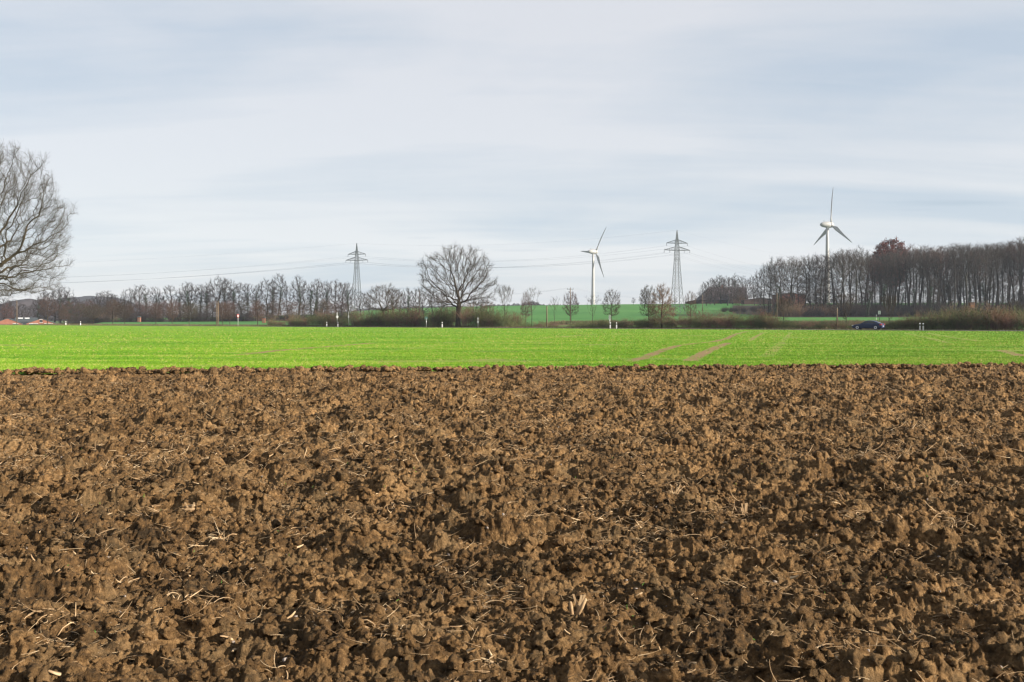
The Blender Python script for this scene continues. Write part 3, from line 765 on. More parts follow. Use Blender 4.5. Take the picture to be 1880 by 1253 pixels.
maize(346, 948, 2, 0.10, (0.5, 0.9), 'pale stub of maize stalk lying in the soil at the left', 0.011, fallen=True)
maize(1388, 1006, 3, 0.09, (-0.7, 0.1, 0.6), 'splayed pale maize stalk in the soil at the right of the stump pair', 0.010)
maize(1238, 905, 2, 0.12, (-0.2, 0.5), 'thin upright maize stalks tangled with straw in the middle of the field', 0.008)
maize(1365, 940, 2, 0.12, (-0.6, -0.3), 'leaning maize stalk beside dry straw right of the field centre', 0.008)

# ------------------------------------------------------------------ trees
def colonize(seed, H, trunk_h, zc0, Rm, prof, natt, step, lean=(0, 0), shell=0.55, leader=None, di=None, wig=0.12, up=0.05, lumpy=1.0, jit=0.22):
    r_ = np.random.default_rng(seed)
    A = []
    while len(A) < natt:
        z = r_.uniform(0, 1, 4000); rr = prof(z); p = r_.uniform(-1, 1, (4000, 2))
        d = np.hypot(p[:, 0], p[:, 1])
        # lumpy outline
        th = np.arctan2(p[:, 1], p[:, 0]); lump = 1 + lumpy * (0.16 * np.sin(3 * th + seed + z * 5) + 0.10 * np.sin(5 * th - seed * 2 + z * 9) + 0.07 * np.sin(z * 17 + 2 * th + seed))
        ok = (d < rr * lump) & (r_.random(4000) < (1 - shell) + shell * (d / (rr + 1e-3)) ** 1.5)
        q = np.stack([p[:, 0] * Rm, p[:, 1] * Rm, zc0 + z * (H - zc0)], 1)[ok]
        A += q.tolist()
    A = np.array(A[:natt])
    A[:, 0] += lean[0] * A[:, 2] / H; A[:, 1] += lean[1] * A[:, 2] / H
    top = leader if leader else trunk_h
    k = max(3, int(top / step))
    nodes = []; par = []
    ph = r_.uniform(0, 6, 4)
    for i in range(k + 1):
        t = i / k; z = top * t
        nodes.append((wig * step * 4 * t * math.sin(3.0 * t + ph[0]) + lean[0] * z / H, wig * step * 4 * t * math.sin(2.6 * t + ph[1]) + lean[1] * z / H, z)); par.append(i - 1)
    nodes = [np.array(p) for p in nodes]
    start = int(trunk_h / top * k)
    di = di or 9 * step; dk = 1.9 * step
    near = np.full(len(A), 1e9); nid = np.zeros(len(A), int)
    act = np.array(nodes[start:]); 
    for j, p in enumerate(act):
        d = np.linalg.norm(A - p, axis=1); m = d < near; near[m] = d[m]; nid[m] = start + j
    alive = np.ones(len(A), bool); ndir = {}
    for it in range(140):
        use = alive & ((near < di) | (it < 12))
        if not use.any(): break
        ids = nid[use]; vec = A[use] - np.array(nodes)[ids]; vec /= np.linalg.norm(vec, axis=1)[:, None] + 1e-9
        uq, inv = np.unique(ids, return_inverse=True)
        S = np.zeros((len(uq), 3)); np.add.at(S, inv, vec)
        S /= np.linalg.norm(S, axis=1)[:, None] + 1e-9
        newp = []
        for q, nidx in enumerate(uq):
            d = S[q] + r_.normal(0, jit, 3); d[2] += up
            pp = par[nidx]
            if pp >= 0: 
                pd = nodes[nidx] - nodes[pp]; d = d + 0.35 * pd / (np.linalg.norm(pd) + 1e-9)
            d /= np.linalg.norm(d) + 1e-9
            p = nodes[nidx] + d * step
            key = ndir.get(nidx, 0)
            if key >= 4: continue
            ndir[nidx] = key + 1
            newp.append((p, nidx))
        if not newp: break
        b = len(nodes)
        for p, q in newp: nodes.append(p); par.append(q)
        NP = np.array([p for p, _ in newp])
        D = np.linalg.norm(A[:, None, :] - NP[None], axis=2); j = D.argmin(1); dm = D[np.arange(len(A)), j]
        m = dm < near; near[m] = dm[m]; nid[m] = b + j[m]
        alive &= near > dk
    return np.array(nodes), np.array(par), k

def tree_meshes(nodes, par, k_lead, r_trunk, r_tip, flare=1.35, sides=None):
    n = len(nodes); ch = [[] for _ in range(n)]
    for i, p in enumerate(par):
        if p >= 0: ch[p].append(i)
    cnt = np.zeros(n)
    for i in range(n - 1, -1, -1):
        cnt[i] = max(1.0, sum(cnt[c] for c in ch[i]))
    p_ = math.log(max(2, cnt[0])) / math.log(r_trunk / r_tip)
    rad = r_tip * cnt ** (1 / p_)
    h = nodes[:, 2]; lead = np.arange(n) <= k_lead
    rad = np.where(lead & (h < r_trunk * 3), rad * (1 + (flare - 1) * (1 - h / (r_trunk * 3)) ** 2), rad)
    chains = []; stack = [(0, -1)]
    while stack:
        i, p = stack.pop(); c = [i] if p < 0 else [p, i]
        while ch[i]:
            o = sorted(ch[i], key=lambda q: -cnt[q])
            for q in o[1:]: stack.append((q, i))
            i = o[0]; c.append(i)
        chains.append(c)
    TV = TF = None; Vs = []; Fs = []; nv = 0
    for ci, c in enumerate(chains):
        rr = rad[c].copy()
        if ci > 0: rr[0] = rr[1] * 1.1
        rr[-1] *= 0.5
        b = rr[min(1, len(rr) - 1)]
        ns = 10 if ci == 0 else (6 if b > 0.12 else (4 if b > 0.05 else 3))
        if len(c) < 2: continue
        V, Fq = tube_np(nodes[c], rr, ns)
        if ci == 0: TV, TF = V, Fq
        else: Vs.append(V); Fs.append((Fq + nv)); nv += len(V)
    return TV, TF, Vs, Fs, nv, rad, ch

def add_twigs(nodes, par, rad, r_max, per, ln, wdt, seed, sub=0, droop=0.0, upb=0.2, spread=0.9, centre=None):
    r_ = np.random.default_rng(seed)
    sel = np.where((rad < r_max) & (par >= 0))[0]
    base = np.repeat(sel, per); m = len(base)
    t = r_.random(m)[:, None]
    P = nodes[base] * (1 - t) + nodes[par[base]] * t
    d0 = nodes[base] - nodes[par[base]]; d0 /= np.linalg.norm(d0, axis=1)[:, None] + 1e-9
    ce = centre if centre is not None else nodes[0] * [1, 1, 0]
    out = P - ce; out /= np.linalg.norm(out, axis=1)[:, None] + 1e-9
    d = d0 * 0.7 + out * 0.35 + r_.normal(0, spread * 0.55, (m, 3)); d[:, 2] += upb; d /= np.linalg.norm(d, axis=1)[:, None]
    Ls = ln * r_.uniform(0.5, 1.2, m); W = np.full(m, wdt)
    allP, alld, allL, allW = [P], [d], [Ls], [W]
    for s_ in range(sub):
        b = np.repeat(np.arange(len(allP[-1])), 3 if s_ == 0 else 2)
        t = r_.uniform(0.25, 1, len(b))[:, None]
        P2 = allP[-1][b] + alld[-1][b] * allL[-1][b][:, None] * t
        d2 = alld[-1][b] * 0.9 + r_.normal(0, 0.45, (len(b), 3)); d2[:, 2] += upb * 0.6; d2 /= np.linalg.norm(d2, axis=1)[:, None]
        allP.append(P2); alld.append(d2); allL.append(allL[-1][b] * 0.55); allW.append(allW[-1][b] * 0.75)
    P = np.concatenate(allP); d = np.concatenate(alld); Ls = np.concatenate(allL); W = np.concatenate(allW); m = len(P)
    bend = r_.normal(0, 0.22, (m, 3)); bend[:, 2] += 0.1 - droop
    mid = P + d * (Ls * 0.5)[:, None]; d2 = d + bend; tip = mid + d2 * (Ls * 0.5)[:, None]
    s = np.cross(d, r_.normal(size=(m, 3))); s /= np.linalg.norm(s, axis=1)[:, None] + 1e-9; u = np.cross(d, s)
    V = np.zeros((m, 7, 3))
    for k in range(3):
        a = 2 * math.pi * k / 3; off = (math.cos(a) * s + math.sin(a) * u)
        V[:, k] = P + off * W[:, None]; V[:, 3 + k] = mid + off * (W * 0.7)[:, None]
    V[:, 6] = tip
    q = np.array([[0, 1, 4, 3], [1, 2, 5, 4], [2, 0, 3, 5]]); tr = np.array([[3, 4, 6], [4, 5, 6], [5, 3, 6]])
    base_i = (np.arange(m) * 7)[:, None, None]
    return V.reshape(-1, 3), (q[None] + base_i).reshape(-1, 4), (tr[None] + base_i).reshape(-1, 3), tip

def leaves_mesh(P, size, seed, jitter=0.25):
    r_ = np.random.default_rng(seed); m = len(P)
    P = P + r_.normal(0, jitter, (m, 3)); a = r_.normal(size=(m, 3)); a /= np.linalg.norm(a, axis=1)[:, None]
    b = np.cross(a, r_.normal(size=(m, 3))); b /= np.linalg.norm(b, axis=1)[:, None]
    s = size * r_.uniform(0.6, 1.3, m)[:, None]
    V = np.stack([P - a * s, P + b * s * 0.6, P + a * s, P - b * s * 0.6], 1).reshape(-1, 3)
    return V, np.arange(m * 4).reshape(-1, 4)

def make_tree(name, seed, H, trunk_h, zc0, Rm, prof, natt, step, r_trunk, r_tip, bark, twig, per=4, tw_len=0.8, tw_w=0.012, sub=1, leaf=None, nleaf=0, leafsize=0.12, leafsel=None, ivy=0, **kw):
    upb = kw.pop('upb', 0.2); rmax = kw.pop('rmax', 2.2)
    nodes, par, kl = colonize(seed, H, trunk_h, zc0, Rm, prof, natt, step, **kw)
    TV, TF, Vs, Fs, nv, rad, ch = tree_meshes(nodes, par, kl, r_trunk, r_tip)
    e = empty(name)
    mesh_np('trunk', TV, [TF], M[bark], e, smooth=True)
    tv, tq, tt, tips = add_twigs(nodes, par, rad, r_tip * rmax, per, tw_len, tw_w, seed + 5, sub=sub, upb=upb)
    # branches and twigs share one crown mesh (branch tubes first)
    V = np.concatenate(Vs + [tv]); FQ = np.concatenate(Fs + [tq + nv])
    mesh_np('crown', V, [FQ, tt + nv], M[twig], e, smooth=True)
    if leaf and nleaf:
        r_ = np.random.default_rng(seed + 9)
        cand = tips if leafsel is None else tips[leafsel(tips)]
        P = cand[r_.integers(0, len(cand), nleaf)]
        lv, lf = leaves_mesh(P, leafsize, seed + 3); mesh_np('leaves', lv, [lf], M[leaf], e)
    if ivy:
        r_ = np.random.default_rng(seed + 11)
        tn = np.where((rad > r_trunk * 0.35))[0]; P = nodes[tn[r_.integers(0, len(tn), ivy)]]
        dd = r_.normal(size=(ivy, 3)); dd /= np.linalg.norm(dd, axis=1)[:, None]
        lv, lf = leaves_mesh(P + dd * r_trunk * 1.9, 0.13, seed + 4, 0.22); mesh_np('ivy', lv, [lf], M['leaf_green'], e)
    return e

prof_oak = lambda z: np.sqrt(np.clip(1 - (np.abs(z - 0.42) / np.where(z > 0.42, 0.60, 0.50)) ** 2.2, 0, 1))
prof_wood = lambda z: np.clip(np.sqrt(np.clip(1 - ((z - 0.62) / 0.42) ** 2, 0, 1)) + 0.15 * (z < 0.5), 0.12, 1) * np.where(z < 0.35, 0.5 + z, 1)
prof_tall = lambda z: np.clip(0.22 + 0.9 * z, 0, 1) * np.sqrt(np.clip(1 - np.clip((z - 0.68) / 0.33, 0, 1) ** 2, 0, 1))
prof_high = lambda z: np.clip(0.12 + 1.15 * z ** 1.3, 0, 1) * np.sqrt(np.clip(1 - np.clip((z - 0.6) / 0.41, 0, 1) ** 2, 0, 1))
prof_round = lambda z: np.sqrt(np.clip(1 - ((z - 0.5) / 0.52) ** 2, 0, 1))
prof_vase = lambda z: np.clip(0.25 + 0.85 * z, 0, 1) * np.sqrt(np.clip(1 - np.clip((z - 0.7) / 0.32, 0, 1) ** 2, 0, 1))
prof_flame = lambda z: np.sqrt(np.clip(1 - ((z - 0.38) / 0.63) ** 2, 0, 1)) * (1 - 0.25 * z)

# the two oaks that stand alone
oak_l = make_tree('oak_tree', 12, 21.3, 3.6, 4.0, 8.8, lambda z: prof_oak(z) * (1.03 - 0.2 * z), 5400, 0.42, 0.66, 0.018, 'bark', 'twig', per=4, tw_len=0.85, tw_w=0.0080, sub=2, leader=8.0, shell=0.5, di=4.5, lumpy=1.2, jit=0.36)
oak_l.location = (PX(-14, 110), 110, -0.05); oak_l.rotation_euler = (0, 0, 0.6); oak_l.scale = (0.90, 0.90, 1.0)
tag(oak_l, 'huge bare oak cut off by the left edge of the view', 'tree')
oak_c = make_tree('oak_tree', 27, 16.7, 4.3, 3.9, 8.2, lambda z: np.clip(prof_oak(z), 0, 1.05), 2500, 0.42, 0.50, 0.022, 'bark', 'twig', per=4, tw_len=0.8, tw_w=0.010, sub=1, leader=5.2, shell=0.3, di=4.2, up=0.10, lumpy=1.6, jit=0.32)
cx, cy = road_pt(841, 10.6)
oak_c.location = (cx, cy, 0.0)
tag(oak_c, 'broad bare oak with spreading crown standing alone behind the green field', 'tree')

# kinds of tree, each built once, then copied
PROTO = {}
def proto(key, *a, **k): PROTO[key] = [make_tree(*a, **k), False]
for i in range(6):     # tall beeches and oaks of the woods, 24 m
    H = 24.0
    proto('w%d' % i, 'bare_forest_tree', 100 + i, H, [6, 4.5, 8, 5, 7, 4][i], [4.5, 3.5, 5, 3.5, 5.5, 3][i], [4.4, 5.4, 3.8, 5.8, 4.4, 5.2][i], [prof_tall, prof_high, prof_tall, prof_high, prof_tall, prof_oak][i], 1150, 0.62, [0.21, 0.27, 0.18, 0.31, 0.23, 0.26][i], 0.018,
          'bark_dark', ['twig_dark', 'twig_brown', 'twig_dark', 'twig_rust', 'twig_brown', 'twig_dark'][i], per=4, tw_len=1.25, tw_w=0.016, sub=1, leader=[17, 13, 19, 12, 16, 11][i], shell=0.3, wig=0.25, di=6, upb=0.3, lumpy=1.4)
for i in range(5):     # left tree belt, looser crowns with ivy
    H = 18.0
    proto('l%d' % i, 'bare_belt_tree', 140 + i, H, [5, 4, 6, 4, 5][i], [5, 4, 6, 3.5, 5][i], [3.6, 4.4, 3.0, 5.0, 3.2][i], [prof_round, prof_oak, prof_flame, prof_oak, prof_wood][i], 800, 0.52, [0.24, 0.30, 0.20, 0.32, 0.22][i], 0.022,
          'bark_dark', 'twig_dark', per=5, tw_len=0.95, tw_w=0.016, sub=1, leader=[11, 8, 13, 7, 12][i], shell=0.4, wig=0.4, di=5, upb=0.3, lumpy=1.5, ivy=[1500, 0, 1800, 0, 900][i])
proto('copper', 'copper_beech', 160, 24.0, 8, 8, 6.5, prof_round, 1000, 0.65, 0.42, 0.03, 'bark_dark', 'twig_red', per=3, tw_len=1.1, tw_w=0.02, sub=1, leader=14, leaf='leaf_red', nleaf=24000, leafsize=0.20)
for i in range(3):     # young rounded roadside trees with reddish twigs, 7 m
    proto('r%d' % i, 'round_roadside_tree', 170 + i, 7.0, 2.0, 1.9, [2.2, 2.5, 2.0][i], [prof_round, prof_oak, prof_flame][i], 900, 0.20, 0.085, 0.0045, 'bark', ['twig_red', 'twig', 'twig_red'][i], per=6, tw_len=0.50, tw_w=0.005, sub=1, leader=4.0, di=2.2, upb=0.3)
for i in range(2):     # open sparse young trees
    proto('s%d' % i, 'sparse_young_tree', 180 + i, 7.0, 2.3, 2.3, [2.6, 2.2][i], prof_vase, 160, 0.27, 0.075, 0.007, 'bark', 'twig', per=3, tw_len=0.55, tw_w=0.006, sub=1, leader=3.0, di=3.5, upb=0.35)
for i in range(2):     # vase-shaped limes
    proto('v%d' % i, 'vase_shaped_tree', 190 + i, 7.0, 2.0, 2.0, [2.4, 2.1][i], prof_vase, 520, 0.20, 0.085, 0.0055, 'bark', 'twig', per=5, tw_len=0.55, tw_w=0.005, sub=1, leader=2.6, di=2.5, upb=0.5)
proto('willow', 'pollard_willow', 200, 9.5, 3.2, 3.4, 4.6, prof_oak, 900, 0.32, 0.38, 0.010, 'bark', 'twig', per=5, tw_len=0.8, tw_w=0.009, sub=1, leader=3.6, di=3, upb=0.35)
proto('brown', 'brown_leaved_tree', 210, 8.8, 2.6, 1.2, 2.8, prof_flame, 900, 0.27, 0.17, 0.010, 'bark', 'shrub_brown', per=5, tw_len=0.6, tw_w=0.011, sub=1, leader=5, di=3, leaf='leaf_brown', nleaf=2600, leafsize=0.07, leafsel=lambda t: (t[:, 2] < 4.6))

def put(key, pxx, off=None, Y=None, top=None, h=None, sx=1.0, label='', cat='tree', group=None, seed=None, sink=0.1):
    """place a tree of a kind at photo column pxx; its height comes from where its top reaches (top) or h in metres"""
    src, used = PROTO[key]
    if off is not None: x, y = road_pt(pxx, off); z = 0.02
    else: x, y = PX(pxx, Y), Y; z = Tz(x, y)
    H0 = {'w': 24.0, 'l': 18.0, 'c': 24.0, 'r': 7.0, 's': 7.0, 'v': 7.0}.get(key[0], 0)
    if key == 'willow': H0 = 9.5
    if key == 'brown': H0 = 8.8
    if key == 'cone': H0 = 8.0
    hgt = (PZ(top, y) - z) if top is not None else h
    k = hgt / (H0 * 1.02)
    r_ = random.Random(seed if seed is not None else int(pxx * 7 + y))
    o = src if not used else copy_tree(src, (0, 0, 0))
    PROTO[key][1] = True
    o.location = (x, y, z - sink); o.rotation_euler = (0, 0, r_.uniform(0, 6.28)); o.scale = (k * sx, k * sx, k)
    tag(o, label, cat, group)
    return o

# young trees along the road and on the meadow: (kind, column, offset beyond field edge, top row, width factor, label)
ROADSIDE = [
 ('r0', 87, 26, 545, 1.15, 'dark reddish round tree above the red-gabled farm building'),
 ('r2', 117, 24, 560, 1.0, 'small russet-twigged tree right of the salmon gable'),
 ('r1', 172, 24, 556, 1.0, 'grey-brown roadside tree in front of the purple hill'),
 ('r0', 207, 20, 549, 1.15, 'broad dark round roadside tree left of the wooden pole pair'),
 ('r1', 229, 22, 552, 0.9, 'thin roadside tree beside the broad round one at left'),
 ('r2', 286, 20, 553, 1.1, 'bushy roadside tree standing before the left end of the tall belt'),
 ('r0', 316, 20, 556, 1.0, 'middling round roadside tree, fourth from the two wooden poles going left'),
 ('r1', 347, 18, 553, 1.05, 'brown-crowned roadside tree just left of the wooden pole pair'),
 ('r2', 409, 18, 554, 1.0, 'reddish roadside tree between the wooden poles and the round sign'),
 ('r0', 422, 20, 556, 0.9, 'darker roadside tree right behind the round sign'),
 ('r2', 473, 16, 549, 1.15, 'olive roadside tree where the left hedge begins'),
 ('v0', 927, 46, 524, 0.95, 'neat fan-shaped bare tree to the right of the lone oak'),
 ('r2', 965, 50, 534, 0.9, 'small reddish tree standing left of the sparse young tree'),
 ('s0', 976, 13, 527, 1.05, 'sparse young tree with open crown right of the fan-shaped tree'),
 ('s1', 1018, 52, 543, 0.9, 'faint little tree on the meadow left of the line pole'),
 ('r0', 1048, 48, 534, 1.05, 'egg-shaped twiggy tree in front of the thin line pole'),
 ('s0', 1088, 13, 541, 1.05, 'thin young tree in front of the smaller wind turbine'),
 ('r1', 1123, 52, 529, 1.0, 'round twiggy tree behind the grey sign right of the smaller turbine'),
 ('r1', 1190, 13, 521, 0.80, 'tall thin-stemmed tree left of the brown-leaved tree'),
 ('brown', 1215, 12.5, 518, 1.05, 'bushy tree with brown leaves on its lower branches by the right pylon'),
 ('r0', 1268, 55, 534, 0.85, 'small umbrella-crowned tree just right of the right pylon'),
 ('s1', 1358, 14, 541, 0.8, 'pale slender young tree in front of the farmhouse'),
 ('v1', 1439, 13, 545, 0.9, 'slim vase-shaped tree at the left end of the wood'),
 ('v0', 1553, 15, 538, 1.0, 'vase-shaped roadside tree left of the dark blue car'),
 ('v1', 1633, 15, 540, 0.9, 'pale roadside tree right of the dark blue car'),
 ('s1', 1778, 16, 556, 0.8, 'slim tree rising from the right hedge before the hunting stand'),
 ('s0', 1866, 17, 551, 1.2, 'spreading pale tree at the right edge behind the hedge'),
 ('r2', 12, 26, 556, 1.3, 'brown bushy tree at the left edge by the farm'),
 ('willow', 704, 14, 522, 1.0, 'pollarded tree with thick trunk between the left pylon and the lone oak'),
 ('r2', 893, 15, 547, 1.1, 'reddish small tree close to the right of the lone oak'),
]
for i, (k, p, off, top, sx, lb) in enumerate(ROADSIDE):
    if 905 < p < 1400 and k[0] in 'rsv' : sx *= 0.70
    put(k, p, off=off, top=top, sx=sx, label=lb, group='young trees along the road', seed=i)

# left tree belt ------------------------------------------------
BELT = [ # column, distance, top row, kind, width
 (5, 400, 545, 'l1', 1.2), (38, 430, 556, 'l3', 1.1), (55, 420, 560, 'l1', 1.1), (72, 410, 545, 'l0', 1.0), (82, 425, 533, 'l1', 1.0), (150, 410, 552, 'l3', 1.0), (172, 420, 546, 'l1', 1.0), (205, 415, 538, 'l1', 1.0), (228, 425, 541, 'l3', 1.0),
 (20, 420, 548, 'l1', 1.1), (98, 400, 527, 'l3', 1.0), (112, 430, 524, 'l0', 1.0), (126, 405, 526, 'l2', 1.0), (140, 430, 545, 'l1', 1.0), (160, 440, 548, 'l4', 1.0), (185, 430, 535, 'l3', 1.0),
 (196, 420, 532, 'l1', 1.0), (212, 445, 540, 'l0', 1.0), (240, 420, 528, 'l3', 1.0), (256, 415, 521, 'l1', 1.0), (266, 445, 523, 'l2', 0.9), (284, 425, 526, 'l4', 0.9), (293, 450, 535, 'l0', 1.0),
 (312, 420, 522, 'l1', 1.1), (330, 430, 530, 'l2', 0.9), (345, 420, 517, 'l0', 1.1), (352, 440, 520, 'l3', 0.9), (368, 425, 521, 'l4', 1.0), (378, 420, 518, 'l2', 1.1), (390, 440, 520, 'l1', 0.9),
 (404, 420, 506, 'l3', 1.05), (414, 430, 510, 'l0', 1.05), (430, 420, 514, 'l2', 1.0), (442, 440, 517, 'l1', 1.0), (455, 425, 520, 'l4', 1.0), (472, 430, 522, 'l0', 0.9), (489, 420, 510, 'l3', 0.9),
 (500, 440, 511, 'l2', 0.9), (512, 430, 502, 'l4', 1.0), (528, 450, 522, 'l1', 0.8), (548, 425, 505, 'l0', 0.95), (557, 450, 517, 'l3', 0.8), (572, 430, 516, 'l2', 0.8), (583, 440, 511, 'l4', 0.8),
 (592, 450, 515, 'l1', 0.8), (601, 430, 513, 'l2', 0.7), (618, 425, 512, 'l3', 0.9), (628, 440, 517, 'l1', 1.0), (640, 435, 518, 'l0', 0.9), (662, 470, 534, 'l3', 1.0), (678, 480, 541, 'l1', 1.0),
 (722, 300, 528, 'l4', 0.9), (735, 420, 532, 'l1', 0.8), (748, 320, 527, 'l0', 0.9), (762, 330, 528, 'l3', 0.85), (778, 310, 533, 'l1', 0.9), (795, 330, 530, 'l4', 1.0), (812, 340, 535, 'l3', 0.9), (868, 330, 540, 'l1', 0.9), (884, 350, 545, 'l0', 0.8)]
belt_desc = [(60, 'bare tree behind the left farm buildings'), (150, 'tall bare tree in the clump above the farm at left'), (225, 'hazy bare tree before the purple far hill'),
             (300, 'bare tree at the left end of the tall tree belt'), (365, 'bare tree of the belt left of the wooden pole pair'), (425, 'tall bare belt tree behind the wooden pole pair'),
             (480, 'bare ivy-clad tree of the belt right of the round sign'), (535, 'tall slender bare tree above the left hedge'), (605, 'slender bare tree left of the first pylon'),
             (655, 'gnarled bare tree close against the left of the first pylon'), (700, 'low bare tree just right of the first pylon'), (820, 'twiggy tree between the pollard and the lone oak'), (900, 'low tree seen through the lone oak')]
BC = {}; ORD_ = 'first second third fourth fifth sixth seventh eighth ninth tenth eleventh twelfth thirteenth'.split()
for i, (p, Yd, top, k, sx) in enumerate(BELT):
    lb = [d for m_, d in belt_desc if p < m_][0]
    c_ = BC[lb] = BC.get(lb, -1) + 1
    if sum(1 for b_ in BELT if [d for m_, d in belt_desc if b_[0] < m_][0] == lb) > 1: lb = lb + ', ' + ORD_[sum(1 for b_ in BELT if [d for m_, d in belt_desc if b_[0] < m_][0] == lb and b_[0] < p)] + ' from left'
    put(k, p, Y=Yd, top=top, sx=sx * 1.1, label=lb, group='bare trees of the left belt', seed=500 + i)
# lower undergrowth trees of the belt
rr = random.Random(4)
for i in range(34):
    p = 130 + i * 15.5 + rr.uniform(-6, 6)
    if p > 640: break
    Yd = rr.uniform(395, 412); top = rr.uniform(548, 562)
    put(rr.choice(['r0', 'r1', 'r2']), p, Y=Yd, top=top, sx=1.7, label='low bushy tree at the foot of the left belt, ' + ('left of the beige hut' if p < 255 else 'between beige hut and wooden poles' if p < 399 else 'between wooden poles and pink hut' if p < 484 else 'above the hedge'), group='undergrowth of the left belt', seed=700 + i)

# crest trees
for i, (p, Yd, top, k, sx, lb) in enumerate([
    (1163, 590, 546, 'l1', 1.3, 'low bare tree on the crest left of the right pylon'), (1184, 520, 528, 'l3', 1.0, 'wide bare tree on the crest behind the tall thin-stemmed one'), (1212, 560, 524, 'l0', 0.9, 'ivy-grown tree behind the brown-leaved tree'),
    (1240, 610, 546, 'l1', 1.2, 'faint low tree seen through the right pylon'),
    (1283, 640, 535, 'l1', 1.0, 'bare tree on the crest left of the farmhouse'), (1294, 620, 518, 'l3', 1.0, 'bare tree at the left corner of the farmhouse'), (1310, 630, 509, 'l1', 1.1, 'bare tree rising behind the left end of the farmhouse roof'),
    (1322, 625, 504, 'l0', 1.0, 'ivy-grown tree behind the farmhouse ridge'), (1336, 560, 506, 'l3', 1.0, 'bare tree in front of the farmhouse roof'), (1350, 632, 500, 'l2', 1.1, 'tallest tree behind the farmhouse'), (1362, 620, 505, 'l1', 0.9, 'bare tree over the right gable of the farmhouse'),
    (1297, 560, 530, 'l3', 1.2, 'low bare tree before the left hip of the farmhouse'), (1304, 585, 512, 'l3', 1.2, 'bare tree before the left third of the farmhouse roof'), (1324, 588, 507, 'l1', 1.1, 'bare tree before the farmhouse ridge centre'), (1345, 585, 508, 'l3', 1.2, 'wide bare tree before the right third of the farmhouse roof'), (1370, 580, 512, 'l1', 1.1, 'bare tree at the right gable end of the farmhouse'), (1385, 560, 528, 'l3', 1.2, 'low bare tree before the long dark shed'),
    (1312, 570, 522, 'l1', 1.1, 'bare tree before the middle of the farmhouse roof'), (1357, 575, 524, 'l3', 1.1, 'bare tree before the cross gable of the farmhouse'),
    (1382, 590, 505, 'l3', 0.9, 'airy bare tree between the farmhouse and the wood'), (1396, 560, 498, 'l1', 1.0, 'airy bare tree just left of the wood')]):
    put(k, p, Y=Yd, top=top, sx=sx, label=lb, group='trees on the crest', seed=900 + i)

# right wood ----------------------------------------------------
TOPX = [1385, 1400, 1425, 1450, 1470, 1500, 1515, 1560, 1575, 1600, 1640, 1680, 1740, 1790, 1830, 1880, 1960, 2100, 2300]
TOPY = [486, 482, 468, 470, 473, 466, 465, 455, 455, 462, 452, 449, 448, 441, 444, 436, 436, 440, 450]
wd = [(1412, 'bare tree at the left tip of the right-hand wood'), (1450, 'bare wood tree left of the larger turbine, near the red brick barn'), (1500, 'bare wood tree just left of the larger turbine tower'),
      (1545, 'bare wood tree close around the larger turbine tower'), (1610, 'dark bare wood tree between the larger turbine and the copper beech'), (1670, 'bare wood tree near the copper beech'),
      (1760, 'bare wood tree between the copper beech and the hunting stand'), (1830, 'bare wood tree around and above the hunting stand'), (9999, 'bare wood tree at the right edge of the view')]
rr = random.Random(21)
i = 0
ORD = 'first second third fourth fifth sixth seventh eighth ninth tenth eleventh twelfth thirteenth fourteenth fifteenth sixteenth seventeenth eighteenth'.split()
FRONT = {}
def wood(p, Yd, top, k, sx):
    global i
    i += 1
    if Yd < 407:
        for m_, side, d in ((1519, 'from the left tip of the right-hand wood', 'a'), (1640, 'right of the larger turbine tower', 'b'), (1784, 'right of the copper beech', 'c'), (9999, 'right of the hunting stand', 'd')):
            if p < m_: break
        c_ = FRONT[d] = FRONT.get(d, -1) + 1
        lb = 'bare front-row tree, ' + (ORD[c_] if c_ < 18 else 'last') + ' one ' + side
    else: lb = [d.replace('tree', 'tree deep in the wood,', 1).replace('bare wood tree deep in the wood', 'bare tree in the back rows') for m_, d in wd if p < m_][0]
    put(k, p, Y=Yd, top=top, sx=sx, label=lb, group='bare trees of the right-hand wood', seed=1200 + i)
for (p, top, k, sx) in [(1404, 483, 'w5', 0.95), (1412, 478, 'w1', 0.9), (1414, 485, 'w4', .8), (1426, 468, 'w2', 1.1), (1434, 474, 'w3', 0.95), (1450, 472, 'w1', 1.1), (1455, 470, 'w3', 1.1), (1466, 474, 'w0', 0.9), (1478, 470, 'w4', 1.0), (1488, 466, 'w0', 1.0), (1498, 464, 'w5', .9),
                        (1506, 466, 'w2', 1.0), (1516, 468, 'w4', 1.0), (1530, 458, 'w0', 1.1), (1545, 455, 'w1', 1.0), (1548, 456, 'w3', 1.0), (1562, 455, 'w2', 1.2)]:
    wood(p, 392 + rr.uniform(-8, 12), top + rr.uniform(-1, 2), k, sx)
p = 1572
while p < 2080:
    wood(p, 392 + rr.uniform(-12, 14), float(np.interp(p, TOPX, TOPY)) + rr.uniform(-3, 16) + 4 * math.sin(p / 17.0), 'w%d' % rr.randrange(6), rr.uniform(0.9, 1.2)); p += rr.uniform(7, 13)
p = 1500
while p < 2060:
    wood(p, 420 + rr.uniform(-10, 12), float(np.interp(p, TOPX, TOPY)) + rr.uniform(-1, 7), 'w%d' % rr.randrange(6), rr.uniform(1.0, 1.3)); p += rr.uniform(15, 24) if p > 1570 else 30
p = 1590
while p < 2060:
    wood(p, 455 + rr.uniform(-12, 15), float(np.interp(p, TOPX, TOPY)) + rr.uniform(-1, 8), 'w%d' % rr.randrange(6), rr.uniform(1.0, 1.3)); p += rr.uniform(22, 34)
p = 1640
while p < 2040:
    wood(p, 500 + rr.uniform(-15, 20), float(np.interp(p, TOPX, TOPY)) + rr.uniform(0, 8), 'w%d' % rr.randrange(6), rr.uniform(1.0, 1.3)); p += rr.uniform(34, 50)
p = 1425
c_ = 0
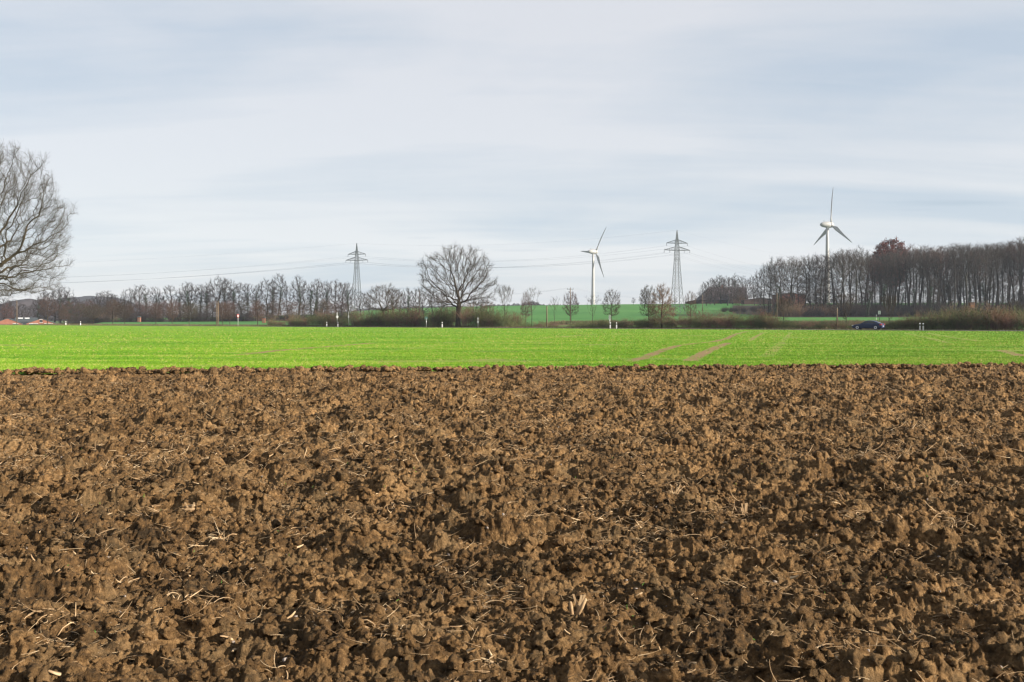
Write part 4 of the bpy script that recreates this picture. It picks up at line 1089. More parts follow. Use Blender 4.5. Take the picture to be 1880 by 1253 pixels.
while p < 1990:
    o = put(rr.choice(['l1', 'l3', 'l0', 'l4', 'l2']), p, Y=384 + rr.uniform(-5, 5), top=rr.uniform(498, 535), sx=rr.uniform(1.1, 1.5), label='lower bare tree in front of the tall wood, ' + (ORD[c_] if c_ < 18 else ('far right' if p < 1900 else 'beyond the right')) + (' from the left' if c_ < 18 else ' edge'), group='lower trees before the right-hand wood', seed=2000 + int(p)); c_ += 1
    p += rr.uniform(13, 38)
put('copper', 1634, Y=445, top=439, sx=0.95, label='copper beech still carrying dark red leaves above the wood', group=None, seed=3)

# ------------------------------------------------------------------ shrubs
def make_shrub(name, seed, H, Wd, nstem, mat, leafmat=None, nleaf=0):
    r_ = np.random.default_rng(seed)
    Vs = []; Qs = []; nv = 0; tips = []
    P = np.stack([r_.normal(0, Wd * 0.20, nstem), r_.normal(0, Wd * 0.16, nstem), np.zeros(nstem) - 0.1], 1)
    a = r_.uniform(0, 6.283, nstem); tl = r_.uniform(0.0, 0.85, nstem)
    d = np.stack([np.cos(a) * np.sin(tl), np.sin(a) * np.sin(tl), np.cos(tl)], 1)
    Ln = H * r_.uniform(0.65, 1.1, nstem) / (0.55 + 0.45 * np.cos(tl))
    segs = [(P, d, Ln, np.full(nstem, 0.016))]
    for lev, (m, f, wv) in enumerate([(5, 0.42, 0.009), (4, 0.5, 0.006)]):
        P0, d0, L0, _ = segs[-1]; b = np.repeat(np.arange(len(P0)), m); t = r_.uniform(0.25, 1.0, len(b))[:, None]
        P2 = P0[b] + d0[b] * L0[b][:, None] * t; d2 = d0[b] + r_.normal(0, 0.5, (len(b), 3)); d2[:, 2] += 0.25; d2 /= np.linalg.norm(d2, axis=1)[:, None]
        segs.append((P2, d2, L0[b] * f * r_.uniform(0.5, 1.1, len(b)), np.full(len(b), wv)))
    for (P, d, Ln, W) in segs:
        m = len(P); s = np.cross(d, r_.normal(size=(m, 3))); s /= np.linalg.norm(s, axis=1)[:, None]; u = np.cross(d, s)
        mid = P + d * (Ln * 0.5)[:, None] + r_.normal(0, 0.04, (m, 3)); tip = P + (d + r_.normal(0, 0.1, (m, 3))) * Ln[:, None]
        V = np.zeros((m, 7, 3))
        for k in range(3):
            off = math.cos(2.094 * k) * s + math.sin(2.094 * k) * u
            V[:, k] = P + off * W[:, None]; V[:, 3 + k] = mid + off * (W * 0.75)[:, None]
        V[:, 6] = tip; tips.append(tip)
        q = np.array([[0, 1, 4, 3], [1, 2, 5, 4], [2, 0, 3, 5]]); tr = np.array([[3, 4, 6], [4, 5, 6], [5, 3, 6]])
        bi = (np.arange(m) * 7)[:, None, None] + nv
        Vs.append(V.reshape(-1, 3)); Qs.append(((q[None] + bi).reshape(-1, 4), (tr[None] + bi).reshape(-1, 3))); nv += m * 7
    V = np.concatenate(Vs)
    e = empty(name)
    mesh_np('twigs', V, [np.concatenate([a_ for a_, _ in Qs]), np.concatenate([b_ for _, b_ in Qs])], mat, e)
    if nleaf:
        tp = np.concatenate(tips); lv, lf = leaves_mesh(tp[r_.integers(0, len(tp), nleaf)], 0.05, seed, 0.12)
        mesh_np('leaves', lv, [lf], leafmat, e)
    return e
SH = [[make_shrub('brown_shrub', 1, 2.5, 2.6, 55, M['shrub_brown'], M['leaf_brown'], 500), False, 2.5],
      [make_shrub('olive_shrub', 2, 2.3, 2.8, 55, M['shrub_olive'], M['leaf_green'], 900), False, 2.3],
      [make_shrub('russet_shrub', 3, 2.4, 2.4, 50, M['shrub_red'], M['leaf_brown'], 500), False, 2.4],
      [make_shrub('brown_shrub', 4, 2.6, 3.0, 60, M['shrub_olive'], M['leaf_green'], 500), False, 2.6],
      [make_shrub('shade_dark_brushwood', 6, 2.6, 3.2, 110, M['twig_dark']), False, 2.6]]  # darker twig colour stands in for the shade under the trees
def put_shrub(k, x, y, z, h, sx, label, group, r_):
    s = SH[k]; o = s[0] if not s[1] else copy_tree(s[0], (0, 0, 0)); s[1] = True
    q = h / s[2]; o.location = (x, y, z); o.rotation_euler = (0, 0, r_.uniform(0, 6.28)); o.scale = (q * sx, q * sx, q)
    tag(o, label, 'shrub', group)
rr = random.Random(9)
SECT = [ # px0, px1, off0, off1, top row at both ends, spacing px, kinds, label, group
 (497, 560, 12, 14.5, 586, 580, 7, (0, 3, 1), 'low shrub at the hedge\'s left start', 'hedge left of the diamond sign'),
 (556, 668, 12, 14.5, 581, 575, 7.5, (0, 1, 2, 3), 'hedge shrub near the white diamond sign', 'hedge left of the diamond sign'),
 (672, 830, 12.5, 15.5, 575, 569, 7.5, (0, 3, 1, 2), 'tall shrub between pollard and oak', 'hedge by the lone oak'),
 (850, 960, 12.5, 15, 565, 578, 8, (2, 0, 1, 3), 'shrub right of the lone oak', 'hedge right of the lone oak'),
 (968, 1205, 12.5, 14, 590, 588, 10, (1, 0, 3), 'low thin shrub under the smaller turbine', 'low hedge under the smaller turbine'),
 (1210, 1262, 12.5, 14.5, 585, 582, 9, (0, 1), 'low shrub below the right pylon', 'hedge under the right pylon'),
 (1266, 1420, 12.5, 15, 577, 579, 10, (2, 0, 3, 1), 'rounded shrub below the farmhouse', 'hedge below the farmhouse'),
 (1405, 1650, 12.5, 14.5, 590, 590, 11, (1, 0, 3, 1), 'low shrub left of or behind the car', 'low hedge behind the car'),
 (1655, 1700, 12.5, 15.5, 586, 574, 11, (0, 3, 1), 'shrub behind the white post pair', 'tall hedge at the right'),
 (1700, 1890, 12.5, 16, 570, 569, 10, (2, 3, 0, 1), 'tall dense shrub in right hedge', 'tall hedge at the right'),
 (1890, 2060, 12.5, 16, 575, 575, 14, (0, 3), 'tall shrub beyond the right edge', 'tall hedge at the right')]
SN = {}
def nth(gr, lb):
    SN[lb] = SN.get(lb, -1) + 1
    return ORD[SN[lb]] if SN[lb] < 18 else 'further right'
for (p0, p1, o0, o1, t0, t1, sp, ks, lb, gr) in SECT:
    p = p0
    while p < p1:
        for row in (0, 1):
            if rr.random() < (0.55 if row else 0.12): continue
            pp = p + rr.uniform(-2.5, 2.5) + row * sp * 0.5
            if 826 < pp < 858 and row == 0: continue
            off = (o0 if row == 0 else o1) + rr.uniform(-0.5, 0.5)
            x, y = road_pt(pp, off); tp = t0 + (t1 - t0) * (p - p0) / (p1 - p0)
            h = (PZ(tp, y)) * rr.uniform(0.50, 1.10)
            put_shrub(rr.choice(ks), x, y, 0.0, h, rr.uniform(0.9, 1.25) * (1.0 if h > 1.7 else 1.5), (lb + ', ' + nth(gr, lb) + ' in front row from left') if row == 0 else lb + ', back row', gr, rr)
        p += sp * rr.uniform(0.8, 1.15)
# undergrowth in front of and inside the right wood
p = 1330
while p < 2060:
    for Yd, tp in ((382, 562), (398, 558)):
        if p < 1400: Yd += 70; tp = 572
        tt = tp + rr.uniform(-6, 8) + (12 if p < 1420 else 0); x = PX(p + rr.uniform(-4, 4), Yd); z = Tz(x, Yd)
        put_shrub(rr.choice((4, 4, 4, 0)), x, Yd, z - 0.1, max(2.0, PZ(tt, Yd) - z), 1.25, (('dark brushwood at the front foot of the right wood, ' if Yd < 390 else 'dark brushwood behind the front trunks of the right wood, ') + ('left of the larger turbine tower' if p < 1519 else 'between turbine tower and vase-shaped tree' if p < 1560 else 'between car and copper beech' if p < 1640 else 'right of the copper beech' if p < 1740 else 'around the hunting stand' if p < 1820 else 'at the right edge')) if p > 1420 else 'low dark shrub on the slope right of the farmhouse', 'undergrowth of the right-hand wood', rr)
    p += rr.uniform(10, 15)
# undergrowth below the left belt
p = 120
while p < 660:
    x = PX(p, 392); z = Tz(x, 392)
    put_shrub(rr.choice((4, 4, 0)), x, 392 + rr.uniform(-3, 3), z - 0.1, rr.uniform(2.2, 4.2), 1.4, 'dark shrub under the left belt, ' + ('left of the beige hut' if p < 255 else 'between beige hut and wooden poles' if p < 399 else 'between wooden poles and pink hut' if p < 484 else 'above the hedge'), 'undergrowth of the left belt', rr)
    p += rr.uniform(11, 16)
Xg, Yg = strip_between(1345, 2500, lambda px: np.full_like(px, 372.0) + np.clip((1440 - px) / 100, 0, 1) * 60, lambda px: np.full_like(px, 560.0), 20, 60)
tag(sheet('wood_floor', Xg, Yg, M['litter'], 0.06), kind='structure')
Xg, Yg = strip_between(-400, 655, lambda px: np.full_like(px, 388.0), lambda px: np.full_like(px, 500.0), 14, 60)
tag(sheet('wood_floor', Xg, Yg, M['litter'], 0.06), kind='structure')

# conifer in the left belt: stacked drooping boughs
def make_conifer(seed, H, W):
    r_ = np.random.default_rng(seed); e = empty('conifer_tree')
    mb = MB(); mb.tube([(0, 0, 0), (0, 0, H * 0.5), (0, 0, H)], [0.16, 0.09, 0.01], 8); mb.build('trunk', M['bark_dark'], e)
    m = 9000; z = r_.random(m) ** 1.1; rad = W * (1 - z) * np.sqrt(r_.random(m)) * (1 + 0.2 * np.sin(z * 40)); a = r_.uniform(0, 6.283, m)
    P = np.stack([rad * np.cos(a), rad * np.sin(a), 0.3 + z * (H - 0.4)], 1)
    lv, lf = leaves_mesh(P, 0.15, seed, 0.05); mesh_np('foliage', lv, [lf], M['leaf_green'], e)
    return e
c1 = make_conifer(5, 6.5, 1.35)
x = PX(580, 405); c1.location = (x, 405, Tz(x, 405)); c1.scale = (1.15, 1.15, 1.2); tag(c1, 'slim dark green conifer at the foot of the left belt', 'conifer')
c2 = copy_tree(c1, (PX(589, 408), 408, Tz(PX(589, 408), 408)), 1.0, (1.3, 1.3, 0.8)); tag(c2, 'smaller squat conifer right of the slim one', 'conifer')

# distant copses behind the crest
def far_copse(px0, px1, Yd, topf, label, n):
    r_ = np.random.default_rng(int(px0)); p = r_.uniform(px0, px1, n)
    xx = PX(p, Yd); t = topf(p); zt = CAM_H + (HOR - t) / F * Yd; z0 = T(xx, np.full(n, Yd)) - 1
    zz = z0 + (zt - z0) * np.sqrt(r_.random(n)); P = np.stack([xx, Yd + r_.uniform(-8, 8, n), zz], 1)
    lv, lf = leaves_mesh(P, 0.55, 3, 0.4)
    return tag(mesh_np('distant_copse', lv, [lf], M['twig_dark']), label, 'copse', kind='stuff')
def tf(p):
    return 561.5 - 7.5 * np.maximum(0, np.sin((p - 940) / 18.0)) ** 0.6 * (0.6 + 0.4 * np.sin(p / 7.0)) - 1.5 * np.sin(p / 2.9) ** 2
far_copse(905, 1062, 900, tf, 'low dark distant copse on the crest left of the smaller turbine', 9000)

# far wooded hills at the left
def hill(name, px0, px1, Yd, py, depth, mat, lump=3.0):
    pxs = np.linspace(px0, px1, 260); v = np.linspace(0, 1, 26)[:, None]
    Yg = Yd - depth / 2 + depth * v + 0 * pxs[None, :]; Xg = PX(pxs[None, :], Yd) + 0 * v
    top = CAM_H + (HOR - np.interp(pxs, *py)) / F * Yd
    Zg = (top[None, :] + 8) * np.sin(v * math.pi) ** 0.7 - 8 + lump * (fbm(Xg / 14, Yg / 14, 3, 3) - 0.5) * 2
    Vv = np.stack([Xg, Yg, Zg], -1).reshape(-1, 3)
    return tag(mesh_np(name, Vv, grid_faces(*Xg.shape), mat, smooth=True), kind='structure')
hill('wooded_hill', -700, 420, 1500, ([-700, 0, 60, 110, 140, 170, 200, 230, 290, 420], [565, 561, 560, 551, 546, 545, 546, 554, 575, 590]), 300, M['hill_wood'])
hill('wooded_hill', -400, 330, 900, ([-400, 20, 45, 70, 100, 200, 330], [562, 560, 551, 550, 566, 572, 585]), 160, M['hill_wood'])
hill('wooded_hill', 560, 960, 1300, ([560, 640, 700, 800, 900, 960], [585, 571, 566, 563, 562, 575]), 200, M['hill_wood'])

# ------------------------------------------------------------------ wind turbines
def turbine(pxh, pyh, Yd, blade_len, yaw, rot, label, tower_r=2.6, scale_n=1.0, towpx=None):
    z_h = PZ(pyh, Yd); x = PX(towpx, Yd); z0 = Tz(x, Yd) - 1
    e = empty('wind_turbine', (x, Yd, z0)); H = z_h - z0
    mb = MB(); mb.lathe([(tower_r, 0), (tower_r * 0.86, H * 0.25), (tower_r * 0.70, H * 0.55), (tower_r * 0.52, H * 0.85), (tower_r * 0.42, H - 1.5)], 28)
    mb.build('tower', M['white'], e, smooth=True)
    ax = np.array((math.cos(yaw), math.sin(yaw), 0)); side = np.array((-math.sin(yaw), math.cos(yaw), 0)); up = np.array((0, 0, 1.0))
    # nacelle: egg
    prof = [(0.05, -7.2), (0.9, -6.9), (1.7, -5.8), (2.25, -4.2), (2.6, -2.0), (2.75, 0.0), (2.75, 1.4), (2.6, 2.2)]
    def revolve(prof, n=24):
        V = []; fs = []
        for r, t in prof:
            for k in range(n):
                a = 2 * math.pi * k / n; V.append(ax * t * scale_n + (side * math.cos(a) + up * math.sin(a)) * r * scale_n + np.array((0, 0, H)))
        for i in range(len(prof) - 1):
            for k in range(n):
                k2 = (k + 1) % n; fs.append((i * n + k, i * n + k2, (i + 1) * n + k2, (i + 1) * n + k))
        fs.append(tuple(range(n))[::-1]); fs.append(tuple(range((len(prof) - 1) * n, len(prof) * n)))
        return V, fs
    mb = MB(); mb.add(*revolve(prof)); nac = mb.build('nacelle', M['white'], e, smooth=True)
    mb = MB(); bx0 = np.array((0, 0, H + 2.6 * scale_n)) - ax * 3.2
    mb.tube([bx0, bx0 + up * 1.6], [0.12, 0.08], 6); mb.tube([bx0 - ax, bx0 - ax + up * 1.2], [0.1, 0.08], 6); mb.build('wind_vane', M['steel'], nac)
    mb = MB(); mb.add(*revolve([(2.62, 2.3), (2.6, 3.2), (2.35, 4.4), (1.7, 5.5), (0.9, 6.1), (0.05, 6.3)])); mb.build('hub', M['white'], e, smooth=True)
    hc = np.array((0, 0, H)) + ax * 3.6 * scale_n
    for b in range(3):
        a = rot + b * 2 * math.pi / 3
        d = side * math.sin(a) + up * math.cos(a); tcd = side * math.cos(a) - up * math.sin(a)   # span, chord directions
        V = []; fs = []; n = 12
        st = [(0.02, 1.5, 1.5, 0.0), (0.07, 1.6, 1.4, 0.1), (0.14, 2.6, 1.0, 0.5), (0.22, 3.3, 0.75, 0.45), (0.35, 2.7, 0.55, 0.3), (0.55, 1.95, 0.36, 0.18), (0.75, 1.35, 0.22, 0.1), (0.92, 0.8, 0.12, 0.05), (1.0, 0.15, 0.04, 0.0)]
        for (t, ch_, th, tw) in st:
            ch_ *= blade_len / 33 * 1.1; th *= blade_len / 33
            cd = tcd * math.cos(tw) + ax * math.sin(tw); td = ax * math.cos(tw) - tcd * math.sin(tw)
            c0 = hc + d * (1.6 * scale_n + t * (blade_len - 1.6)) + ax * (1.6 * t * t)
            for k in range(n):
                q = 2 * math.pi * k / n; off = 0.0 if t < 0.1 else 0.22
                V.append(c0 + cd * ch_ * (0.5 * math.cos(q) + off) + td * th * 0.5 * math.sin(q) * (1.0 + 0.4 * -math.cos(q)))
        for i in range(len(st) - 1):
            for k in range(n):
                k2 = (k + 1) % n; fs.append((i * n + k, i * n + k2, (i + 1) * n + k2, (i + 1) * n + k))
        fs.append(tuple(range(n))[::-1]); fs.append(tuple(range((len(st) - 1) * n, len(st) * n)))
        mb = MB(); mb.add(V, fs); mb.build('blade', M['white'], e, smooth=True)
    return tag(e, label, 'wind turbine', 'wind turbines')
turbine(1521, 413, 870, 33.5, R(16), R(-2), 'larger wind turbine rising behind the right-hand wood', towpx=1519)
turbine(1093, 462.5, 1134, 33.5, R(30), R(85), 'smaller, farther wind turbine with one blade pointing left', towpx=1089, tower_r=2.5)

# ------------------------------------------------------------------ pylons and cables
ARM1, ARM2 = 4.9, 6.1
def pylon_geom(e):
    H = 37.0
    def half(z):  # half width of the tower at height z
        return float(np.interp(z, [0, 9, 22, 27.4, 30.6, H], [2.7, 1.85, 1.05, 0.85, 0.62, 0.07]))
    lv = [0, 3.2, 6.2, 9, 11.4, 13.6, 15.6, 17.5, 19.3, 21, 22.6, 24.1, 25.4, 26.8, 28.1, 29.6, 31.2, 32.2, 33, 34.2, 35.4, H]
    for sx, sy in ((-1, -1), (1, -1), (1, 1), (-1, 1)):
        mb = MB(); pts = [(sx * half(z), sy * half(z), z) for z in lv]
        mb.tube(pts, [0.14 * (1 - 0.4 * z / H) for z in lv], 4); mb.build('leg', M['steel'], e)
    mb = MB()
    cs = ((-1, -1), (1, -1), (1, 1), (-1, 1))
    for a, b in zip(lv[:-1], lv[1:]):
        ha, hb = half(a), half(b)
        for k in range(4):
            p, q = cs[k], cs[(k + 1) % 4]
            mb.bar((p[0] * ha, p[1] * ha, a), (q[0] * hb, q[1] * hb, b), 0.055); mb.bar((q[0] * ha, q[1] * ha, a), (p[0] * hb, p[1] * hb, b), 0.055)
            if a in (0, 9, 22.6, 26.8, 29.6) or b > 30: mb.bar((p[0] * hb, p[1] * hb, b), (q[0] * hb, q[1] * hb, b), 0.05)
    mb.build('bracing', M['steel'], e)
    for z, ar in ((28.1, ARM2), (31.2, ARM1)):
        for s in (-1, 1):
            mb = MB(); h0 = half(z); h1 = half(z + 1.5)
            for sy in (-1, 1):
                mb.bar((s * h0, sy * h0, z), (s * ar, sy * 0.06, z + 0.1), 0.12)
                mb.bar((s * h1, sy * h1, z + 1.6), (s * ar, sy * 0.06, z + 0.12), 0.09)
                for t in (0.2, 0.4, 0.6, 0.8):
                    lo = (s * (h0 + (ar - h0) * t), sy * h0 * (1 - t), z + 0.1 * t); hi_ = (s * (h1 + (ar - h1) * (t - 0.12)), sy * h1 * (1 - t + 0.12), z + 1.6 - 1.5 * (t - 0.12))
                    mb.bar(lo, hi_, 0.05)
            for t in (0.15, 0.35, 0.55, 0.75): mb.bar((s * (h0 + (ar - h0) * t), -h0 * (1 - t), z), (s * (h0 + (ar - h0) * t), h0 * (1 - t), z), 0.05)
            mb.build('cross_arm', M['steel'], e)
            xs_ = [ar] if z > 29 else [ar, ar * 0.56]
            for xa_ in xs_:
                mb = MB(); mb.lathe([(0.05, 0), (0.13, -0.2), (0.05, -0.35), (0.13, -0.55), (0.05, -0.7), (0.13, -0.9), (0.05, -1.2)], 8, origin=(s * xa_, 0, z + 0.05)); mb.build('insulator', M['glass_ins'], e)
    return e
PY = [(PX(-330, 610), 610.0), (PX(655, 533), 533.0), (PX(1243, 440), 440.0), (PX(1702, 700), 700.0)]
PTOP = [None, 447, 423, None]
base = []
for i, (x, y) in enumerate(PY):
    z = Tz(x, y) - 0.3
    sc = (PZ(PTOP[i], y) - z) / 37.0 if PTOP[i] else 1.0
    base.append((x, y, z, sc))
def line_dir(i):
    a = PY[max(0, i - 1)]; b = PY[min(3, i + 1)]
    d = np.array((b[0] - a[0], b[1] - a[1])); d /= np.linalg.norm(d); return d
rots = []
for i in range(4):
    d = line_dir(i)
    rots.append(math.atan2(-d[0], d[1]) if False else math.atan2(d[1], d[0]) - math.pi / 2)
rots[1] = R(-14); rots[2] = R(14)      # arms stand nearly square to the view in the photo
plab = ['lattice power pylon beyond the left edge of the view', 'lattice power pylon left of the lone oak', 'taller-looking lattice power pylon between the turbines', 'lattice power pylon hidden behind the right-hand wood']
p0 = empty('power_pylon'); pylon_geom(p0)
pyl = []
for i in range(4):
    o = p0 if i == 0 else copy_tree(p0, (0, 0, 0))
    x, y, z, sc = base[i]; o.location = (x, y, z); o.rotation_euler = (0, 0, rots[i]); o.scale = (sc,) * 3
    tag(o, plab[i], 'pylon', 'power pylons'); pyl.append(o)
cab = [(0, 37.0, 'thin earth cable strung over the pylon tips'), (-ARM1, 30.1, 'power cable hung from the left tips of the upper cross arms'), (ARM1, 30.1, 'power cable hung from the right tips of the upper cross arms'),
       (-ARM2, 27.0, 'power cable hung from the outer left tips of the lower cross arms'), (ARM2, 27.0, 'power cable hung from the outer right tips of the lower cross arms'),
       (-ARM2 * .56, 27.0, 'power cable hung midway on the left of the lower cross arms'), (ARM2 * .56, 27.0, 'power cable hung midway on the right of the lower cross arms')]
for (ax_, hz, lb) in cab:
    pts = []
    for i in range(3):
        def att(j):
            x, y, z, sc = base[j]; return np.array((x + math.cos(rots[j]) * ax_ * sc, y + math.sin(rots[j]) * ax_ * sc, z + hz * sc))
        a, b = att(i), att(i + 1); sag = (5.5, 4.6, 11.0)[i] * (0.75 if ax_ == 0 else 1)
        for t in np.linspace(0, 1, 24, endpoint=(i == 2)):
            p = a * (1 - t) + b * t; p[2] -= 4 * sag * t * (1 - t); pts.append(p)
    mb = MB(); mb.tube(pts, [0.018 if ax_ else 0.013] * len(pts), 5); tag(mb.build('power_cable', M['wire'], smooth=True), lb, 'cable', 'cables of the power line')

# small line poles
def line_pole(pxx, top, Yd=None, off=None, label='', arm=True, r0=0.14):
    if off is not None: x, y = road_pt(pxx, off); z = 0
    else: x, y = PX(pxx, Yd), Yd; z = Tz(x, y)
    h = PZ(top, y) - z
    e = empty('wooden_pole', (x, y, z - 0.05)); mb = MB(); mb.tube([(0, 0, 0), (0, 0, h)], [r0, r0 * 0.7], 10); mb.build('post', M['wood_pole'], e, smooth=True)
    if arm:
        mb = MB(); mb.box(-1.1, 1.1, -0.06, 0.06, h - 0.45, h - 0.32); mb.build('cross_bar', M['steel'], e)
        for s in (-1, 0, 1):
            mb = MB(); mb.lathe([(0.03, 0), (0.07, 0.1), (0.04, 0.2), (0.07, 0.3), (0.02, 0.36)], 8, origin=(s * 0.95, 0, h - 0.32 if s else h)); mb.build('insulator', M['glass_ins'], e)
    else:
        mb = MB(); mb.lathe([(r0 * 0.78, 0), (r0 * 0.5, 0.12), (0.01, 0.18)], 10, origin=(0, 0, h)); mb.build('cap', M['steel'], e)
    return tag(e, label, 'pole', 'wooden line poles'), (x, y, z + h)
line_pole(31, 552, off=10.6, label='tall thin wooden pole in front of the left farm', arm=False, r0=0.13)
line_pole(398, 556, off=10.6, label='darker left pole of the wooden pair by the road', arm=False, r0=0.13)
line_pole(400.6, 553, off=10.9, label='paler right pole of the wooden pair by the road', arm=False, r0=0.13)
line_pole(1004, 562, off=11.0, label='short wooden pole on the low hedge left of the line pole', arm=False)
_, pa = line_pole(1047, 529, Yd=330, label='slim pole with cross bar rising from the egg-shaped tree', r0=0.16)
line_pole(1537, 566, off=12, label='short wooden pole left of the vase-shaped tree by the car', arm=False)
line_pole(1426.5, 538, Yd=300, label='thin pole at the left tip of the wood', arm=False, r0=0.12)
_, pb = line_pole(1290, 541, Yd=470, label='slim pole with cross bar on the slope below the farmhouse', r0=0.16)
_, pc = line_pole(770, 533, Yd=420, label='slim pole with cross bar hidden among the trees by the pollard', r0=0.16)
for s, lb in ((-0.95, 'thin overhead wire on the left side of the slim line poles'), (0.95, 'thin overhead wire on the right side of the slim line poles')):
    pts = []
    for a, b, sg in ((pc, pa, 2.2), (pa, pb, 2.6)):
        for t in np.linspace(0, 1, 16):
            if pts and t == 0: continue
            pts.append((a[0] * (1 - t) + b[0] * t + s, a[1] * (1 - t) + b[1] * t, a[2] * (1 - t) + b[2] * t - 4 * sg * t * (1 - t)))
    mb = MB(); mb.tube(pts, [0.012] * len(pts), 4); tag(mb.build('overhead_wire', M['wire']), lb, 'cable', 'thin wires on the wooden line')

# ------------------------------------------------------------------ marker posts and signs
def face_cam(x, y): return math.atan2(y, x) - math.pi / 2
mk = None
def marker(pxx, off, label, hs=1.0):
    global mk
    x, y = road_pt(pxx, off)
    if mk is None:
        mk = empty('marker_post')
        out = [(-0.075, -0.05), (0.075, -0.05), (0.05, 0.06), (-0.05, 0.06)]
        mb = MB(); mb.prism(out, 2, 0, 0.70); mb.build('post', M['plastic'], mk)
        mb = MB(); mb.prism([(a * 1.01, b * 1.01) for a, b in out], 2, 0.70, 0.92); bd = mb.build('black_band', M['black'], mk)
        mb = MB(); mb.box(-0.03, 0.03, -0.058, -0.0515, 0.73, 0.89); mb.build('reflector', M['grey_sign'], bd)
        mb = MB(); mb.prism(out, 2, 0.92, 1.02); mb.add([(-0.075, -0.05, 1.02), (0.075, -0.05, 1.02), (0.05, 0.06, 1.09), (-0.05, 0.06, 1.09), (-0.06, 0.05, 1.02), (0.06, 0.05, 1.02)], [(0, 1, 2, 3), (0, 3, 4), (1, 5, 2), (3, 2, 5, 4), (0, 4, 5, 1)]); mb.build('cap', M['plastic'], mk)
        o = mk
    else: o = copy_tree(mk, (0, 0, 0))
    o.location = (x, y, 0.0); o.rotation_euler = (0, 0, face_cam(x, y)); o.scale = (hs * 1.35, hs, hs)
    return tag(o, label, 'marker post', 'white roadside marker posts')
marker(1689, 2.4, 'left one of the two white marker posts before the right hedge')
marker(1695, 2.0, 'right one of the two white marker posts before the right hedge', 0.98)
marker(1132, 2.0, 'white marker post right of the grey oval sign')
marker(1120.5, 1.2, 'white marker post in front of the grey oval sign pole')
marker(812, 2.0, 'white marker post left of the lone oak')
marker(600, 2.0, 'white marker post left of the white diamond sign')
marker(620.5, 1.5, 'white marker post at the foot of the white diamond sign')
marker(148, 2.0, 'white marker post by the road at the left, below the round tree')
marker(121, 2.0, 'white marker post nearest the left farm')
def sign(pxx, off, h, panels, label, pole='steel', r=0.035, Yd=None):
    if Yd: x, y = PX(pxx, Yd), Yd; z = Tz(x, y)
    else: x, y = road_pt(pxx, off); z = 0
    e = empty('road_sign', (x, y, z), face_cam(x, y))
    mb = MB(); mb.tube([(0, 0, 0), (0, 0, h)], [r, r], 8); mb.build('pole', M[pole], e, smooth=True)
    for (kind, zc, wd_, hd, mat, yo) in panels:
        mb = MB()
        if kind == 'ellipse': out = [(wd_ / 2 * math.cos(2 * math.pi * k / 20), zc + hd / 2 * math.sin(2 * math.pi * k / 20)) for k in range(20)]
        elif kind == 'diamond': out = [(wd_ / 2, zc), (0, zc + hd / 2), (-wd_ / 2, zc), (0, zc - hd / 2)]
        else: out = [(-wd_ / 2, zc - hd / 2), (wd_ / 2, zc - hd / 2), (wd_ / 2, zc + hd / 2), (-wd_ / 2, zc + hd / 2)]
        mb.prism(out, 1, -0.045 - yo, -0.036 - yo + 0.004); mb.build('sign_panel', M[mat], e)
    return tag(e, label, 'road sign', 'road signs')
sign(437, 1.8, 2.75, [('ellipse', 2.45, 0.52, 0.75, 'sign_red', 0), ('ellipse', 2.45, 0.30, 0.52, 'plastic', 0.012)], 'round white sign with red rim on a slim pole at the left', 'plastic')
sign(619, 2.5, 3.1, [('diamond', 2.2, 0.62, 0.9, 'plastic', 0), ('rect', 2.85, 0.22, 0.5, 'plastic', 0), ('ellipse', 2.2, 0.42, 0.5, 'plastic', .012)], 'white diamond-shaped sign with a narrow plate above it', 'grey_sign', 0.05)
sign(640, 2.2, 3.3, [('rect', 2.2, 0.22, 0.5, 'plastic', 0)], 'tall thin sign post with small pale plate under the left pylon', 'grey_sign', 0.05)
sign(782.5, 2.2, 1.9, [('rect', 1.9, 0.6, 0.55, 'door_green', 0)], 'dark backed sign left of the lone oak', 'grey_sign', 0.06)
sign(877.5, 2.2, 1.9, [('diamond', 1.75, 0.35, 0.75, 'grey_sign', 0), ('rect', 1.15, 0.35, 0.4, 'grey_sign', 0)], 'grey backed pair of plates on a pole right of the lone oak', 'grey_sign', 0.045)
sign(1119.5, 3.0 - 1.2, 2.35, [('ellipse', 2.15, 0.42, 0.55, 'grey_sign', 0), ('rect', 1.75, 0.42, 0.36, 'grey_sign', 0)], 'grey oval-topped sign seen from behind near the smaller turbine', 'grey_sign', 0.05)
sign(1614.5, 0, 3.4, [('rect', 3.2, 0.55, 0.8, 'plastic', 0)], 'white plate on a dark post in the meadow before the wood', 'black', 0.06, Yd=230)
sign(1609, 0, 2.7, [('rect', 2.6, 0.2, 0.2, 'plastic', 0)], 'thin dark post with tiny white plate left of the white plate', 'grey_sign', 0.03, Yd=232)

